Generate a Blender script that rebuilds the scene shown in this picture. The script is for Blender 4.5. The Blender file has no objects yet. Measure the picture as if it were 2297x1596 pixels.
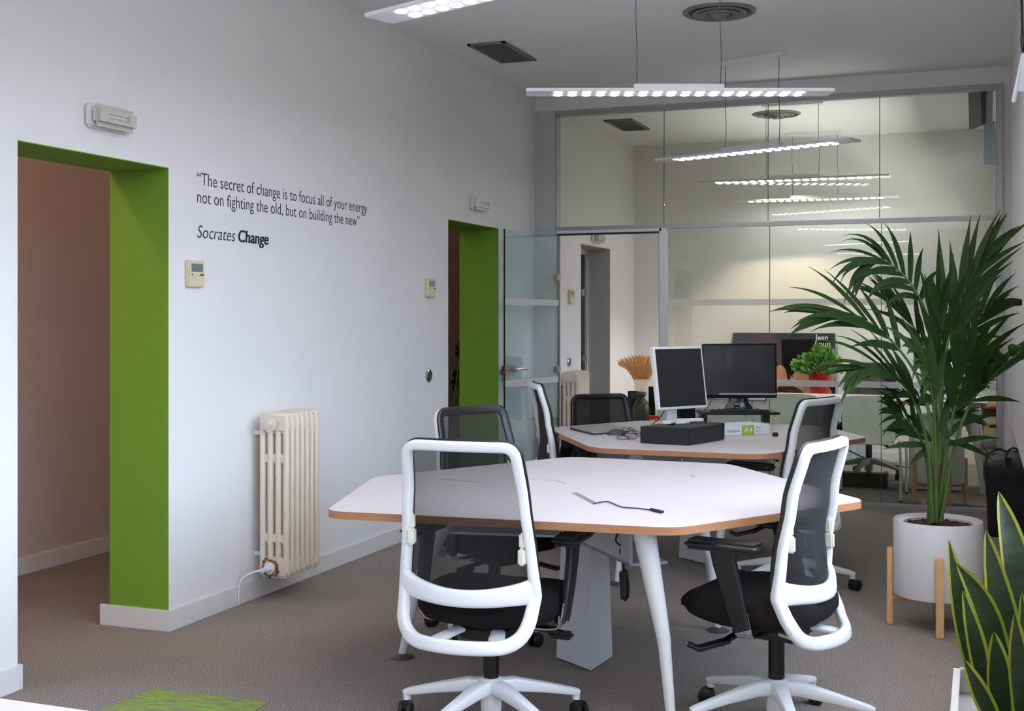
import bpy, bmesh, math, random
from mathutils import Vector, Matrix
random.seed(7)
PI = math.pi
S = bpy.context.scene
C = S.collection

# ------------------------------------------------------------------ camera
F_PX, CX, CY, CAM_H = 2760.0, 1148.5, 712.0, 1.416
YAW = math.atan2(2200 - CX, F_PX)
FW = Vector((-math.sin(YAW), math.cos(YAW), 0)); RT = Vector((math.cos(YAW), math.sin(YAW), 0))
cam = bpy.data.cameras.new('camera'); camo = bpy.data.objects.new('camera', cam); C.objects.link(camo)
camo.location = (0, 0, CAM_H); camo.rotation_euler = (PI/2, 0, YAW)
cam.sensor_width = 36; cam.lens = F_PX/2297*36; cam.shift_y = -(798-CY)/2297
cam.clip_start = .02; cam.clip_end = 200
S.camera = camo
# ------------------------------------------------------------------ world, light, exposure
S.view_settings.view_transform = 'Standard'; S.view_settings.look = 'None'
S.view_settings.exposure = 0.0; S.view_settings.gamma = 1; S.view_settings.use_curve_mapping = False
S.cycles.transparent_max_bounces = 24; S.cycles.max_bounces = 10; S.cycles.diffuse_bounces = 6
S.cycles.caustics_reflective = False; S.cycles.caustics_refractive = False
S.cycles.sample_clamp_indirect = 6
W = bpy.data.worlds.new('sky'); S.world = W; W.use_nodes = True
nt = W.node_tree; nt.nodes.clear()
tc = nt.nodes.new('ShaderNodeTexCoord'); sx = nt.nodes.new('ShaderNodeSeparateXYZ')
mr = nt.nodes.new('ShaderNodeMapRange'); mr.inputs[1].default_value = -1; mr.inputs[2].default_value = 1
mx = nt.nodes.new('ShaderNodeValToRGB'); el = mx.color_ramp.elements     # bright band added below to lift the ceiling, facades opposite, open sky above
DOWN, FACADE, SKY = (4.6, 4.5, 4.4, 1), (.06, .06, .06, 1), (.84, .97, 1.24, 1)
for i, (p, c) in enumerate(((.215, DOWN), (.235, FACADE), (.505, FACADE), (.55, SKY))):
    e = el[i] if i < 2 else el.new(p)
    e.position = p; e.color = c
bg = nt.nodes.new('ShaderNodeBackground'); bg.inputs[1].default_value = 7.6
ow = nt.nodes.new('ShaderNodeOutputWorld')
nt.links.new(tc.outputs['Generated'], sx.inputs[0]); nt.links.new(sx.outputs[2], mr.inputs[0])
nt.links.new(mr.outputs[0], mx.inputs[0]); nt.links.new(mx.outputs[0], bg.inputs[0]); nt.links.new(bg.outputs[0], ow.inputs[0])
WINS = [(-3.6, -2.0), (-1.4, .2), (.7, 2.3), (3.0, 5.2)]          # daylight openings of the near room (right wall)
WIN2 = [(10.3, 12.0)]                                             # window of the glazed office
XR, ZS, ZT = .2, .86, 2.8
top_of = lambda y: ZT if y < 9 else 1.9                           # wall added over the office window keeps its light off the ceiling
for (a, b) in WINS + WIN2:
    L = bpy.data.lights.new('window_portal', 'AREA'); L.shape = 'RECTANGLE'; L.size = top_of(a)-ZS; L.size_y = b-a
    L.cycles.is_portal = True
    o = bpy.data.objects.new('window_portal', L); C.objects.link(o)
    o.location = (XR+.24, (a+b)/2, (ZS+top_of(a))/2); o.rotation_euler = (0, PI/2, 0)
def lamp(name, kind, loc, col, power, size=.1, rot=(0, 0, 0), **k):
    L = bpy.data.lights.new(name, kind); L.color = col; L.energy = power
    if kind == 'AREA': L.size = size
    else: L.shadow_soft_size = size
    for a, v in k.items(): setattr(L, a, v)
    o = bpy.data.objects.new(name, L); C.objects.link(o); o.location = loc; o.rotation_euler = rot
    return o
lamp('spot_light', 'SPOT', (-1.75, 11.7, 3.15), (1, .84, .60), 180, .03, (0, 0, 0), spot_size=math.radians(92), spot_blend=.45)
lamp('hall_light', 'POINT', (-4.35, 3.1, 2.95), (1, .60, .42), 34, .08)
lamp('hall_light', 'POINT', (-4.35, 8.6, 3.0), (1, .66, .5), 9, .08)

# ------------------------------------------------------------------ pixel -> world helpers
def ray(x, y):
    return FW + RT*((x-CX)/F_PX) + Vector((0, 0, (CY-y)/F_PX))
def at(x, y, d): return Vector((0, 0, CAM_H)) + ray(x, y)*d
def onz(x, y, z): r = ray(x, y); return Vector((0, 0, CAM_H)) + r*((z-CAM_H)/r.z)
def onx(x, y, X): r = ray(x, y); return Vector((0, 0, CAM_H)) + r*(X/r.x)
def ony(x, y, Y): r = ray(x, y); return Vector((0, 0, CAM_H)) + r*(Y/r.y)
def srgb(r, g, b):
    f = lambda v: (v/255/12.92) if v/255 <= .04045 else ((v/255+.055)/1.055)**2.4
    return (f(r), f(g), f(b), 1)

# ------------------------------------------------------------------ materials
M = {}
def mat(name, col, rough=.5, metal=0, noise=0, nscale=40, bump=0, bscale=200, spec=.5, emit=0, trans=0, coat=0, stretch=None):
    m = bpy.data.materials.new(name); m.use_nodes = True; n = m.node_tree; p = n.nodes['Principled BSDF']
    p.inputs['Base Color'].default_value = col; p.inputs['Roughness'].default_value = rough
    p.inputs['Metallic'].default_value = metal; p.inputs['Specular IOR Level'].default_value = spec
    p.inputs['Coat Weight'].default_value = coat; p.inputs['Transmission Weight'].default_value = trans
    if emit: p.inputs['Emission Color'].default_value = col; p.inputs['Emission Strength'].default_value = emit
    t = n.nodes.new('ShaderNodeTexCoord'); src = t.outputs['Object']
    if stretch:
        mp = n.nodes.new('ShaderNodeMapping'); mp.inputs['Scale'].default_value = stretch
        n.links.new(src, mp.inputs[0]); src = mp.outputs[0]
    if noise:
        x = n.nodes.new('ShaderNodeTexNoise'); x.inputs['Scale'].default_value = nscale; x.inputs['Detail'].default_value = 4
        r = n.nodes.new('ShaderNodeMapRange'); r.inputs[1].default_value = .3; r.inputs[2].default_value = .7
        r.inputs[3].default_value = 1-noise; r.inputs[4].default_value = 1+noise
        v = n.nodes.new('ShaderNodeHueSaturation'); v.inputs['Color'].default_value = col
        n.links.new(src, x.inputs[0]); n.links.new(x.outputs[0], r.inputs[0]); n.links.new(r.outputs[0], v.inputs['Value'])
        n.links.new(v.outputs[0], p.inputs['Base Color'])
    if bump:
        x = n.nodes.new('ShaderNodeTexNoise'); x.inputs['Scale'].default_value = bscale; x.inputs['Detail'].default_value = 3
        b = n.nodes.new('ShaderNodeBump'); b.inputs['Strength'].default_value = bump; b.inputs['Distance'].default_value = .003
        n.links.new(src, x.inputs[0]); n.links.new(x.outputs[0], b.inputs['Height']); n.links.new(b.outputs[0], p.inputs['Normal'])
    M[name] = m; return m
mat('wall', srgb(234, 234, 234), .75, noise=.012, nscale=2, bump=.12, bscale=120)
mat('wall_side', srgb(226, 223, 219), .8, noise=.01, nscale=2)
mat('ceiling', srgb(240, 239, 239), .85, noise=.01, nscale=2, bump=.08, bscale=90)
mat('hall', srgb(205, 192, 186), .8, noise=.02, nscale=2)
mat('green', srgb(108, 152, 44), .6, noise=.02, nscale=3, bump=.08, bscale=100)
mat('base', srgb(225, 224, 224), .45, noise=.01, nscale=5)
mat('greywall', srgb(190, 190, 192), .7, noise=.02, nscale=3)
mat('alu', srgb(172, 173, 175), .4, .6, noise=.03, nscale=30)
mat('black', srgb(13, 13, 15), .42, noise=.05, nscale=20)
mat('blackgloss', srgb(14, 14, 17), .12, noise=.02)
mat('screen', srgb(26, 27, 32), .28, noise=.02, coat=.3)
mat('fabric', srgb(26, 21, 21), .9, noise=.18, nscale=600, bump=.4, bscale=900, spec=.2)
mat('frame_white', srgb(232, 234, 236), .35, noise=.01, nscale=8)
mat('desk_white', srgb(206, 199, 202), .45, noise=.01, nscale=6)
mat('metal_white', srgb(225, 226, 226), .4, noise=.01, nscale=8)
mat('grey_panel', srgb(205, 208, 212), .5, noise=.01, nscale=8)
mat('wood_edge', srgb(160, 113, 78), .5, noise=.12, nscale=14, stretch=(1, 1, 12))
mat('beech', srgb(214, 170, 122), .55, noise=.1, nscale=9, stretch=(14, 14, 1))
mat('brown_wood', srgb(140, 84, 50), .55, noise=.15, nscale=7, stretch=(1, 1, 12))
mat('cream', srgb(222, 212, 196), .45, noise=.03, nscale=10, bump=.25, bscale=60)
mat('beige_plastic', srgb(212, 205, 172), .45, noise=.02)
mat('clip_cream', srgb(226, 224, 208), .45, noise=.02)
mat('lcd', srgb(105, 122, 118), .25, noise=.03)
mat('teal', srgb(70, 130, 105), .5, noise=.03)
mat('chrome', srgb(200, 200, 204), .16, 1, noise=.02)
mat('nickel', srgb(150, 140, 132), .3, 1, noise=.03)
mat('charcoal', srgb(60, 61, 64), .5, noise=.04)
mat('ventgrey', srgb(120, 122, 118), .5, noise=.04)
mat('ventdark', srgb(70, 72, 68), .5, noise=.04)
mat('diffuser', srgb(192, 191, 185), .4, noise=.06, nscale=60)
mat('tube_grey', srgb(165, 165, 160), .3, noise=.04)
mat('rust', srgb(120, 66, 28), .9, noise=.5, nscale=60)
mat('soil', srgb(58, 34, 26), .95, noise=.5, nscale=70, bump=1, bscale=60)
mat('pot', srgb(216, 214, 214), .5, noise=.01, nscale=5)
mat('palm', srgb(29, 51, 12), .55, noise=.3, nscale=10, spec=.18)
mat('stem', srgb(70, 98, 40), .5, noise=.25, nscale=12)
mat('stem_brown', srgb(84, 66, 44), .8, noise=.3, nscale=30)
mat('snake', srgb(34, 52, 26), .45, noise=.45, nscale=9, stretch=(1, 1, 5))
mat('snake_edge', srgb(142, 150, 46), .45, noise=.1, nscale=9)
mat('bush', srgb(100, 150, 62), .5, noise=.3, nscale=30)
mat('pampas', srgb(246, 198, 130), .9, noise=.15, nscale=50)
mat('ink', srgb(42, 40, 52), .7)
mat('navy', srgb(18, 18, 45), .7)
mat('white_print', srgb(232, 232, 228), .6)
mat('grey_print', srgb(120, 125, 145), .6)
mat('lime', srgb(160, 184, 74), .5)
mat('paper', srgb(240, 244, 250), .5)
mat('skin', srgb(205, 150, 120), .5, noise=.08, nscale=6)
mat('hair', srgb(64, 36, 28), .6, spec=.15, noise=.5, nscale=10, stretch=(1, 1, 4))
mat('poster', srgb(24, 22, 24), .6, noise=.1, nscale=4, spec=.15)
mat('vase', srgb(64, 66, 54), .35, noise=.25, nscale=12)
mat('red', srgb(196, 36, 30), .4, noise=.05)
mat('pink', srgb(214, 60, 130), .5)
mat('laptop', srgb(158, 160, 164), .4, .15, noise=.02)
mat('cardboard', srgb(205, 190, 165), .8, noise=.05)
mat('bag', srgb(38, 37, 38), .3, noise=.2, nscale=18, bump=1, bscale=25)
mat('binbody', srgb(24, 24, 26), .4, noise=.1, nscale=8)
mat('shell', srgb(220, 224, 218), .45, noise=.01)
mat('base_grey', srgb(160, 158, 152), .45, noise=.02)
mat('hose', srgb(170, 178, 172), .6, noise=.05)
mat('blind', srgb(215, 222, 232), .6, noise=.02)
mat('pale_blue', srgb(200, 225, 245), .5, noise=.01)  # even pale blue for the screen housing and blind slats
def led():
    m = bpy.data.materials.new('led'); m.use_nodes = True; n = m.node_tree; n.nodes.clear()
    e = n.nodes.new('ShaderNodeEmission'); e.inputs[0].default_value = (.96, .97, 1, 1); e.inputs[1].default_value = 38
    o = n.nodes.new('ShaderNodeOutputMaterial'); n.links.new(e.outputs[0], o.inputs[0]); M['led'] = m
led()
def glass(name, tint, rough=0.0, refl=1.0):
    m = bpy.data.materials.new(name); m.use_nodes = True; n = m.node_tree; n.nodes.clear()
    t = n.nodes.new('ShaderNodeBsdfTransparent'); t.inputs[0].default_value = tint
    g = n.nodes.new('ShaderNodeBsdfGlossy'); g.inputs['Roughness'].default_value = rough; g.inputs[0].default_value = (refl, refl, refl, 1)
    f = n.nodes.new('ShaderNodeFresnel'); ge = n.nodes.new('ShaderNodeNewGeometry')
    mr_ = n.nodes.new('ShaderNodeMapRange'); mr_.inputs[3].default_value = 1.5; mr_.inputs[4].default_value = 1/1.5   # same reflectance on entering and leaving the sheet
    n.links.new(ge.outputs['Backfacing'], mr_.inputs[0]); n.links.new(mr_.outputs[0], f.inputs[0])
    x = n.nodes.new('ShaderNodeMixShader'); o = n.nodes.new('ShaderNodeOutputMaterial')
    n.links.new(f.outputs[0], x.inputs[0]); n.links.new(t.outputs[0], x.inputs[1]); n.links.new(g.outputs[0], x.inputs[2]); n.links.new(x.outputs[0], o.inputs[0])
    M[name] = m
glass('glass', (.875, .90, .87, 1), refl=.72); glass('door_glass', (.895, .95, .955, 1))
def seethrough(name, col, a, rough=.8, facing=0.0):
    m = bpy.data.materials.new(name); m.use_nodes = True; n = m.node_tree; n.nodes.clear()
    t = n.nodes.new('ShaderNodeBsdfTransparent'); d = n.nodes.new('ShaderNodeBsdfPrincipled')
    d.inputs['Base Color'].default_value = col; d.inputs['Roughness'].default_value = rough
    x = n.nodes.new('ShaderNodeMixShader'); o = n.nodes.new('ShaderNodeOutputMaterial')
    x.inputs[0].default_value = a
    n.links.new(t.outputs[0], x.inputs[1]); n.links.new(d.outputs[0], x.inputs[2]); n.links.new(x.outputs[0], o.inputs[0])
    # woven net: fine threads of the fabric itself
    if facing:
        tc = n.nodes.new('ShaderNodeTexCoord'); sp = n.nodes.new('ShaderNodeSeparateXYZ'); n.links.new(tc.outputs['Object'], sp.inputs[0])
        w = n.nodes.new('ShaderNodeTexWave'); w.bands_direction = 'Z'; w.inputs['Scale'].default_value = 90; w.inputs['Distortion'].default_value = .6
        n.links.new(tc.outputs['Object'], w.inputs[0])
        r = n.nodes.new('ShaderNodeMapRange'); r.inputs[3].default_value = a-facing; r.inputs[4].default_value = a+facing
        n.links.new(w.outputs['Fac'], r.inputs[0])
        # threads have thickness: what the net lets through falls with the length of the path through it
        lw = n.nodes.new('ShaderNodeLayerWeight'); lw.inputs[0].default_value = .5
        def mth(op, a_, b_):
            k = n.nodes.new('ShaderNodeMath'); k.operation = op
            for i_, v_ in enumerate((a_, b_)):
                if isinstance(v_, (int, float)): k.inputs[i_].default_value = v_
                else: n.links.new(v_, k.inputs[i_])
            return k.outputs[0]
        path = mth('POWER', mth('DIVIDE', 1.0, mth('MAXIMUM', mth('SUBTRACT', 1.0, lw.outputs['Facing']), .05)), 1.3)
        opq = mth('SUBTRACT', 1.0, mth('POWER', mth('SUBTRACT', 1.0, r.outputs[0]), path)); n.links.new(opq, x.inputs[0])
    M[name] = m
seethrough('mesh', srgb(14, 13, 15), .56, .8, .05)
seethrough('mesh_dense', srgb(14, 13, 14), .965, .8)
seethrough('frost', srgb(232, 232, 228), .62, .5)
seethrough('red_glass', srgb(200, 30, 24), .7, .1)
def carpet():
    m = bpy.data.materials.new('carpet'); m.use_nodes = True; n = m.node_tree; p = n.nodes['Principled BSDF']
    p.inputs['Roughness'].default_value = .95; p.inputs['Specular IOR Level'].default_value = .1
    t = n.nodes.new('ShaderNodeTexCoord')
    x = n.nodes.new('ShaderNodeTexNoise'); x.inputs['Scale'].default_value = 190; x.inputs['Detail'].default_value = 2
    y = n.nodes.new('ShaderNodeTexNoise'); y.inputs['Scale'].default_value = 3
    cr = n.nodes.new('ShaderNodeValToRGB'); cr.color_ramp.elements[0].position = .32; cr.color_ramp.elements[1].position = .68
    cr.color_ramp.elements[0].color = srgb(84, 79, 75); cr.color_ramp.elements[1].color = srgb(168, 159, 153)
    mp = n.nodes.new('ShaderNodeMapRange'); mp.inputs[3].default_value = .93; mp.inputs[4].default_value = 1.07
    hs = n.nodes.new('ShaderNodeHueSaturation')
    b = n.nodes.new('ShaderNodeBump'); b.inputs['Strength'].default_value = .6; b.inputs['Distance'].default_value = .004
    for k in (x, y): n.links.new(t.outputs['Object'], k.inputs[0])
    n.links.new(x.outputs[0], cr.inputs[0]); n.links.new(cr.outputs[0], hs.inputs['Color']); n.links.new(y.outputs[0], mp.inputs[0])
    n.links.new(mp.outputs[0], hs.inputs['Value']); n.links.new(hs.outputs[0], p.inputs['Base Color'])
    n.links.new(x.outputs[0], b.inputs['Height']); n.links.new(b.outputs[0], p.inputs['Normal']); M['carpet'] = m
carpet()
def tile_mat():
    m = bpy.data.materials.new('green_tile'); m.use_nodes = True; n = m.node_tree; p = n.nodes['Principled BSDF']
    p.inputs['Roughness'].default_value = .95
    t = n.nodes.new('ShaderNodeTexCoord'); mp = n.nodes.new('ShaderNodeMapping'); mp.inputs['Scale'].default_value = (5, 30, 1)
    x = n.nodes.new('ShaderNodeTexNoise'); x.inputs['Scale'].default_value = 2.2; x.inputs['Detail'].default_value = 7; x.inputs['Roughness'].default_value = .7
    cr = n.nodes.new('ShaderNodeValToRGB'); cr.color_ramp.elements[0].position = .44; cr.color_ramp.elements[1].position = .56
    cr.color_ramp.elements[0].color = srgb(120, 114, 100); cr.color_ramp.elements[1].color = srgb(124, 162, 30)
    n.links.new(t.outputs['Object'], mp.inputs[0]); n.links.new(mp.outputs[0], x.inputs[0]); n.links.new(x.outputs[0], cr.inputs[0])
    n.links.new(cr.outputs[0], p.inputs['Base Color']); M['green_tile'] = m
tile_mat()

# ------------------------------------------------------------------ mesh helpers
def root_of(o):
    while o.parent: o = o.parent
    return o
def obj(name, bm, m, parent=None, world=False, smooth=True, bevel=0):
    me = bpy.data.meshes.new(name)
    if bevel:
        bmesh.ops.bevel(bm, geom=bm.edges[:], offset=bevel, segments=2, affect='EDGES', clamp_overlap=True)
    if world and parent:
        r = root_of(parent)
        mw = Matrix.LocRotScale(r.location, r.rotation_euler, r.scale)
        bm.transform(mw.inverted())
    bmesh.ops.recalc_face_normals(bm, faces=bm.faces[:])
    bm.to_mesh(me); bm.free()
    for k in (m if isinstance(m, (list, tuple)) else [m]): me.materials.append(M[k])
    if smooth:
        for p in me.polygons: p.use_smooth = True
        me.set_sharp_from_angle(angle=.7)
    o = bpy.data.objects.new(name, me); C.objects.link(o)
    if parent: o.parent = parent
    return o
def thing(name, label, cat, loc=(0, 0, 0), rz=0, group=None):
    o = bpy.data.objects.new(name, None); o.empty_display_size = .1; C.objects.link(o)
    o.location = loc; o.rotation_euler = (0, 0, rz); o['label'] = label; o['category'] = cat
    if group: o['group'] = group
    return o
def tag(o, label, cat, group=None):
    o['label'] = label; o['category'] = cat
    if group: o['group'] = group
    return o
def struct(name, bm, m, parent=None, world=False, **k):
    o = obj(name, bm, m, parent, world, **k)
    if not parent: o['kind'] = 'structure'
    return o
def B(): return bmesh.new()
def merge(bm, t):
    me = bpy.data.meshes.new('tmp'); t.to_mesh(me); t.free(); bm.from_mesh(me); bpy.data.meshes.remove(me)
def box(bm, x0, x1, y0, y1, z0, z1, bev=0, rot=None, piv=None, seg=2):
    t = bmesh.new(); bmesh.ops.create_cube(t, size=1)
    for v in t.verts:
        v.co = Vector(((x0+x1)/2+v.co.x*(x1-x0), (y0+y1)/2+v.co.y*(y1-y0), (z0+z1)/2+v.co.z*(z1-z0)))
    if bev: bmesh.ops.bevel(t, geom=t.edges[:], offset=bev, segments=seg, affect='EDGES', clamp_overlap=True)
    if rot is not None:
        p = Vector(piv) if piv else Vector(((x0+x1)/2, (y0+y1)/2, (z0+z1)/2))
        t.transform(Matrix.Translation(p) @ rot.to_4x4() @ Matrix.Translation(-p))
    merge(bm, t); return bm
def bxo(x0, x1, y0, y1, z0, z1, bev=0, **k): return box(B(), x0, x1, y0, y1, z0, z1, bev, **k)
def ring(bm, pts): return [bm.verts.new(p) for p in pts]
def bridge(bm, a, b):
    n = len(a)
    for i in range(n): bm.faces.new((a[i], a[(i+1) % n], b[(i+1) % n], b[i]))
def tube(bm, pts, r, seg=10, cap=True):
    pts = [Vector(p) for p in pts]; n = len(pts); rs = r if isinstance(r, (list, tuple)) else [r]*n
    prev = None; up = None
    for i, p in enumerate(pts):
        t = (pts[min(i+1, n-1)]-pts[max(i-1, 0)]).normalized()
        if up is None:
            up = Vector((0, 0, 1)) if abs(t.z) < .9 else Vector((1, 0, 0))
        a = t.cross(up).normalized(); up2 = a.cross(t).normalized(); up = up2
        cur = ring(bm, [p+(a*math.cos(2*PI*k/seg)+up2*math.sin(2*PI*k/seg))*rs[i] for k in range(seg)])
        if prev: bridge(bm, prev, cur)
        elif cap: bm.faces.new(cur)
        prev = cur
    if cap: bm.faces.new(prev)
    return bm
def lathe(bm, prof, c=(0, 0, 0), seg=32, axis='z', cap=True):
    c = Vector(c); prev = None
    for (r, z) in prof:
        if axis == 'z': pts = [c+Vector((r*math.cos(2*PI*k/seg), r*math.sin(2*PI*k/seg), z)) for k in range(seg)]
        elif axis == 'x': pts = [c+Vector((z, r*math.cos(2*PI*k/seg), r*math.sin(2*PI*k/seg))) for k in range(seg)]
        else: pts = [c+Vector((r*math.cos(2*PI*k/seg), z, r*math.sin(2*PI*k/seg))) for k in range(seg)]
        cur = ring(bm, pts)
        if prev: bridge(bm, prev, cur)
        elif cap: bm.faces.new(cur)
        prev = cur
    if cap: bm.faces.new(prev)
    return bm
def prism(bm, poly, z0, z1):
    a = ring(bm, [(p[0], p[1], z0) for p in poly]); b = ring(bm, [(p[0], p[1], z1) for p in poly])
    bridge(bm, a, b); bm.faces.new(a); bm.faces.new(b); return bm
def extr(bm, pts, d):
    a = ring(bm, pts); b = ring(bm, [Vector(p)+Vector(d) for p in pts]); bridge(bm, a, b); bm.faces.new(a); bm.faces.new(b); return bm
def round_poly(vs, r, n=8):
    out = []; N = len(vs); rr = r if isinstance(r, (list, tuple)) else [r]*N
    for i in range(N):
        p = Vector(vs[i]).to_2d(); a = Vector(vs[i-1]).to_2d(); b = Vector(vs[(i+1) % N]).to_2d()
        u = (a-p).normalized(); v = (b-p).normalized(); ang = u.angle(v); t = rr[i]/math.tan(ang/2)
        p0 = p+u*t; p1 = p+v*t
        for k in range(n+1):
            s = k/n; out.append(p0*(1-s)**2+p*2*s*(1-s)+p1*s*s)
    return out
def offset_poly(poly, d):
    N = len(poly); ar = sum(poly[i-1].x*poly[i].y-poly[i].x*poly[i-1].y for i in range(N)); sg = 1 if ar > 0 else -1; out = []
    for i in range(N):
        t = (poly[(i+1) % N]-poly[i-1]).normalized(); out.append(poly[i]+Vector((t.y, -t.x))*d*sg)
    return out
def sweep(bm, pts, nrm, w, th, closed=False, seg=12, ex=3.0):
    """bar with a rounded-rectangle section; nrm = outward (thickness) direction per point"""
    n = len(pts); pts = [Vector(p) for p in pts]; rings = []
    ws = w if isinstance(w, (list, tuple)) else [w]*n; ts = th if isinstance(th, (list, tuple)) else [th]*n
    for i, p in enumerate(pts):
        a = pts[(i+1) % n] if closed or i < n-1 else p; b = pts[i-1] if closed or i > 0 else p
        t = (a-b).normalized(); N = Vector(nrm[i] if isinstance(nrm, list) else nrm); N = (N-t*N.dot(t)).normalized(); s = t.cross(N)
        q = []
        for k in range(seg):
            an = 2*PI*(k+.5)/seg; cs, sn = math.cos(an), math.sin(an)
            q.append(p+s*(math.copysign(abs(cs)**(2/ex), cs)*ws[i]/2)+N*(math.copysign(abs(sn)**(2/ex), sn)*ts[i]/2))
        rings.append(ring(bm, q))
    for i in range(n-1): bridge(bm, rings[i], rings[i+1])
    if closed: bridge(bm, rings[-1], rings[0])
    else: bm.faces.new(rings[0]); bm.faces.new(rings[-1])
    return bm
def bez(p, n=12):
    """smooth Catmull-Rom through points"""
    p = [Vector(q) for q in p]; out = []
    for i in range(len(p)-1):
        a = p[max(i-1, 0)]; b = p[i]; c = p[i+1]; d = p[min(i+2, len(p)-1)]
        for k in range(n):
            t = k/n; out.append(.5*((2*b)+(c-a)*t+(2*a-5*b+4*c-d)*t*t+(3*b-a-3*c+d)*t**3))
    out.append(p[-1]); return out
def lerp(tab, z):
    if z <= tab[0][0]: return tab[0][1]
    for (a, u), (b, v) in zip(tab, tab[1:]):
        if z <= b: t = (z-a)/(b-a); t = t*t*(3-2*t); return u+(v-u)*t
    return tab[-1][1]
def kids(o): return [c for c in bpy.data.objects if c.parent == o]
def copy_tree(o, parent=None):
    c = o.copy(); C.objects.link(c); c.parent = parent
    for ch in kids(o): copy_tree(ch, c)
    return c
def text_bm(s, size=1, bold=0, shear=0, ext=.0, sx=1.0, align='LEFT', space=1.0):
    cu = bpy.data.curves.new('t', 'FONT'); cu.body = s; cu.size = size; cu.offset = bold; cu.shear = shear; cu.extrude = ext
    cu.align_x = align; cu.space_character = space; cu.resolution_u = 4
    o = bpy.data.objects.new('t', cu); C.objects.link(o); dg = bpy.context.evaluated_depsgraph_get()
    me = bpy.data.meshes.new_from_object(o.evaluated_get(dg)); bm = bmesh.new(); bm.from_mesh(me)
    bpy.data.objects.remove(o); bpy.data.curves.remove(cu); bpy.data.meshes.remove(me)
    bm.transform(Matrix.Diagonal((sx, 1, 1, 1))); return bm
def fit_text(bm, O, U, V, w=None, h=None, lift=.001):
    """place flat text: O = lower-left of the string box, U = right, V = up"""
    xs = [v.co.x for v in bm.verts]; ys = [v.co.y for v in bm.verts]
    x0, x1 = min(xs), max(xs)
    k = w/(x1-x0) if w else 1
    U = Vector(U); V = Vector(V); N = U.cross(V)
    for v in bm.verts:
        a = (v.co.x-x0)*k; b = v.co.y*(h if h else 1); v.co = Vector(O)+U*a+V*b+N*lift+N*v.co.z
    return bm

# =================================================================== the setting
XL = -3.42; XH = -3.74; H = 3.22; YP = 9.52; YB = 12.6; DH = 2.09
DOORS = [(3.70, 4.63), (7.745, 8.69), (10.75, 11.69)]
struct('floor', bxo(-5.2, 1.2, -4.8, 13, -.1, 0), 'carpet')
struct('ceiling', bxo(-5.2, .8, -4.8, 13, H, H+.12), 'ceiling')
b = B(); y = -4.6
for (a, c) in DOORS:
    box(b, XH, XL, y, a, 0, H); box(b, XH, XL, a, c, DH, H); y = c
box(b, XH, XL, y, 12.9, 0, H)
struct('wall_left', b, 'wall', smooth=False)
struct('wall_hall', bxo(-5.05, -4.93, -4.6, 12.9, 0, H), 'hall')
b = B(); box(b, -4.93, XH, 1.2, 1.3, 0, H); box(b, -4.93, XH, 12.7, 12.8, 0, H); struct('wall_hall_end', b, 'hall')
struct('wall_back', bxo(XL, XR+.3, YB, YB+.12, 0, H), 'wall_side')
struct('wall_behind', bxo(XL, XR+.3, -4.7, -4.6, 0, H), 'wall')
# right wall with window openings and a radiator niche under the sill
b = B(); y = -4.6
for (a, c) in WINS+WIN2:
    if a > 9: 
        box(b, XR, XR+.3, y, 5.8, 0, H); box(b, XR+.22, XR+.3, 5.8, 9.2, 0, .66); box(b, XR, XR+.3, 5.8, 9.2, .66, H); y = 9.2
    box(b, XR, XR+.3, y, a, 0, H); box(b, XR, XR+.3, a, c, 0, ZS); box(b, XR, XR+.3, a, c, top_of(a), H); y = c
box(b, XR, XR+.3, y, 12.7, 0, H)
struct('wall_right', b, 'wall_side', smooth=False)
# wall over the glass, left pier with its shade put into the grey and the narrow pier right
struct('wall_partition', bxo(XL, XR, YP, YP+.1, 3.10, H), 'wall')
struct('wall_pier', bxo(XL, -3.243, YP-.02, YP+.12, 0, 3.10), 'greywall')
struct('wall_pier_right', bxo(.145, XR, YP, YP+.1, 0, 3.10), 'wall_side')
# reveals of the two green doorways
for i, (a, c) in enumerate(DOORS[:2]):
    b = B(); box(b, XH-.001, XL+.0004, c-.004, c, .0, DH); box(b, XH-.001, XL+.0004, a, c, DH-.004, DH); box(b, XH-.001, XL-.004, a, a+.004, 0, DH)
    struct('trim_%d' % (i+1), b, 'green', smooth=False)
a, c = DOORS[2]
b = B(); box(b, XH, XL+.002, c-.004, c, 0, DH); box(b, XH, XL+.002, a, c, DH-.004, DH); struct('trim_3', b, 'greywall', smooth=False)
# baseboards
BH, BT = .095, .014
b = B(); y = -4.6
for (a, c) in DOORS:
    box(b, XL, XL+BT, y, a, 0, BH, .002); box(b, XH-.05, XL+BT, c-BT, c+.0, 0, BH, .002); box(b, XH-.02, XL+BT, a, a+BT, 0, BH, .002); y = c
box(b, XL, XL+BT, y, YB, 0, BH, .002)
struct('baseboard_left', b, 'base')
struct('baseboard_back', bxo(XL, XR, YB-BT, YB, 0, BH, .002), 'base')
struct('baseboard_hall', bxo(-4.93, -4.93+BT, 1.3, 12.7, 0, BH, .002), 'base')
struct('baseboard_right', bxo(XR+.22-BT, XR+.22, 5.8, 9.2, 0, BH, .002), 'base')
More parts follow.
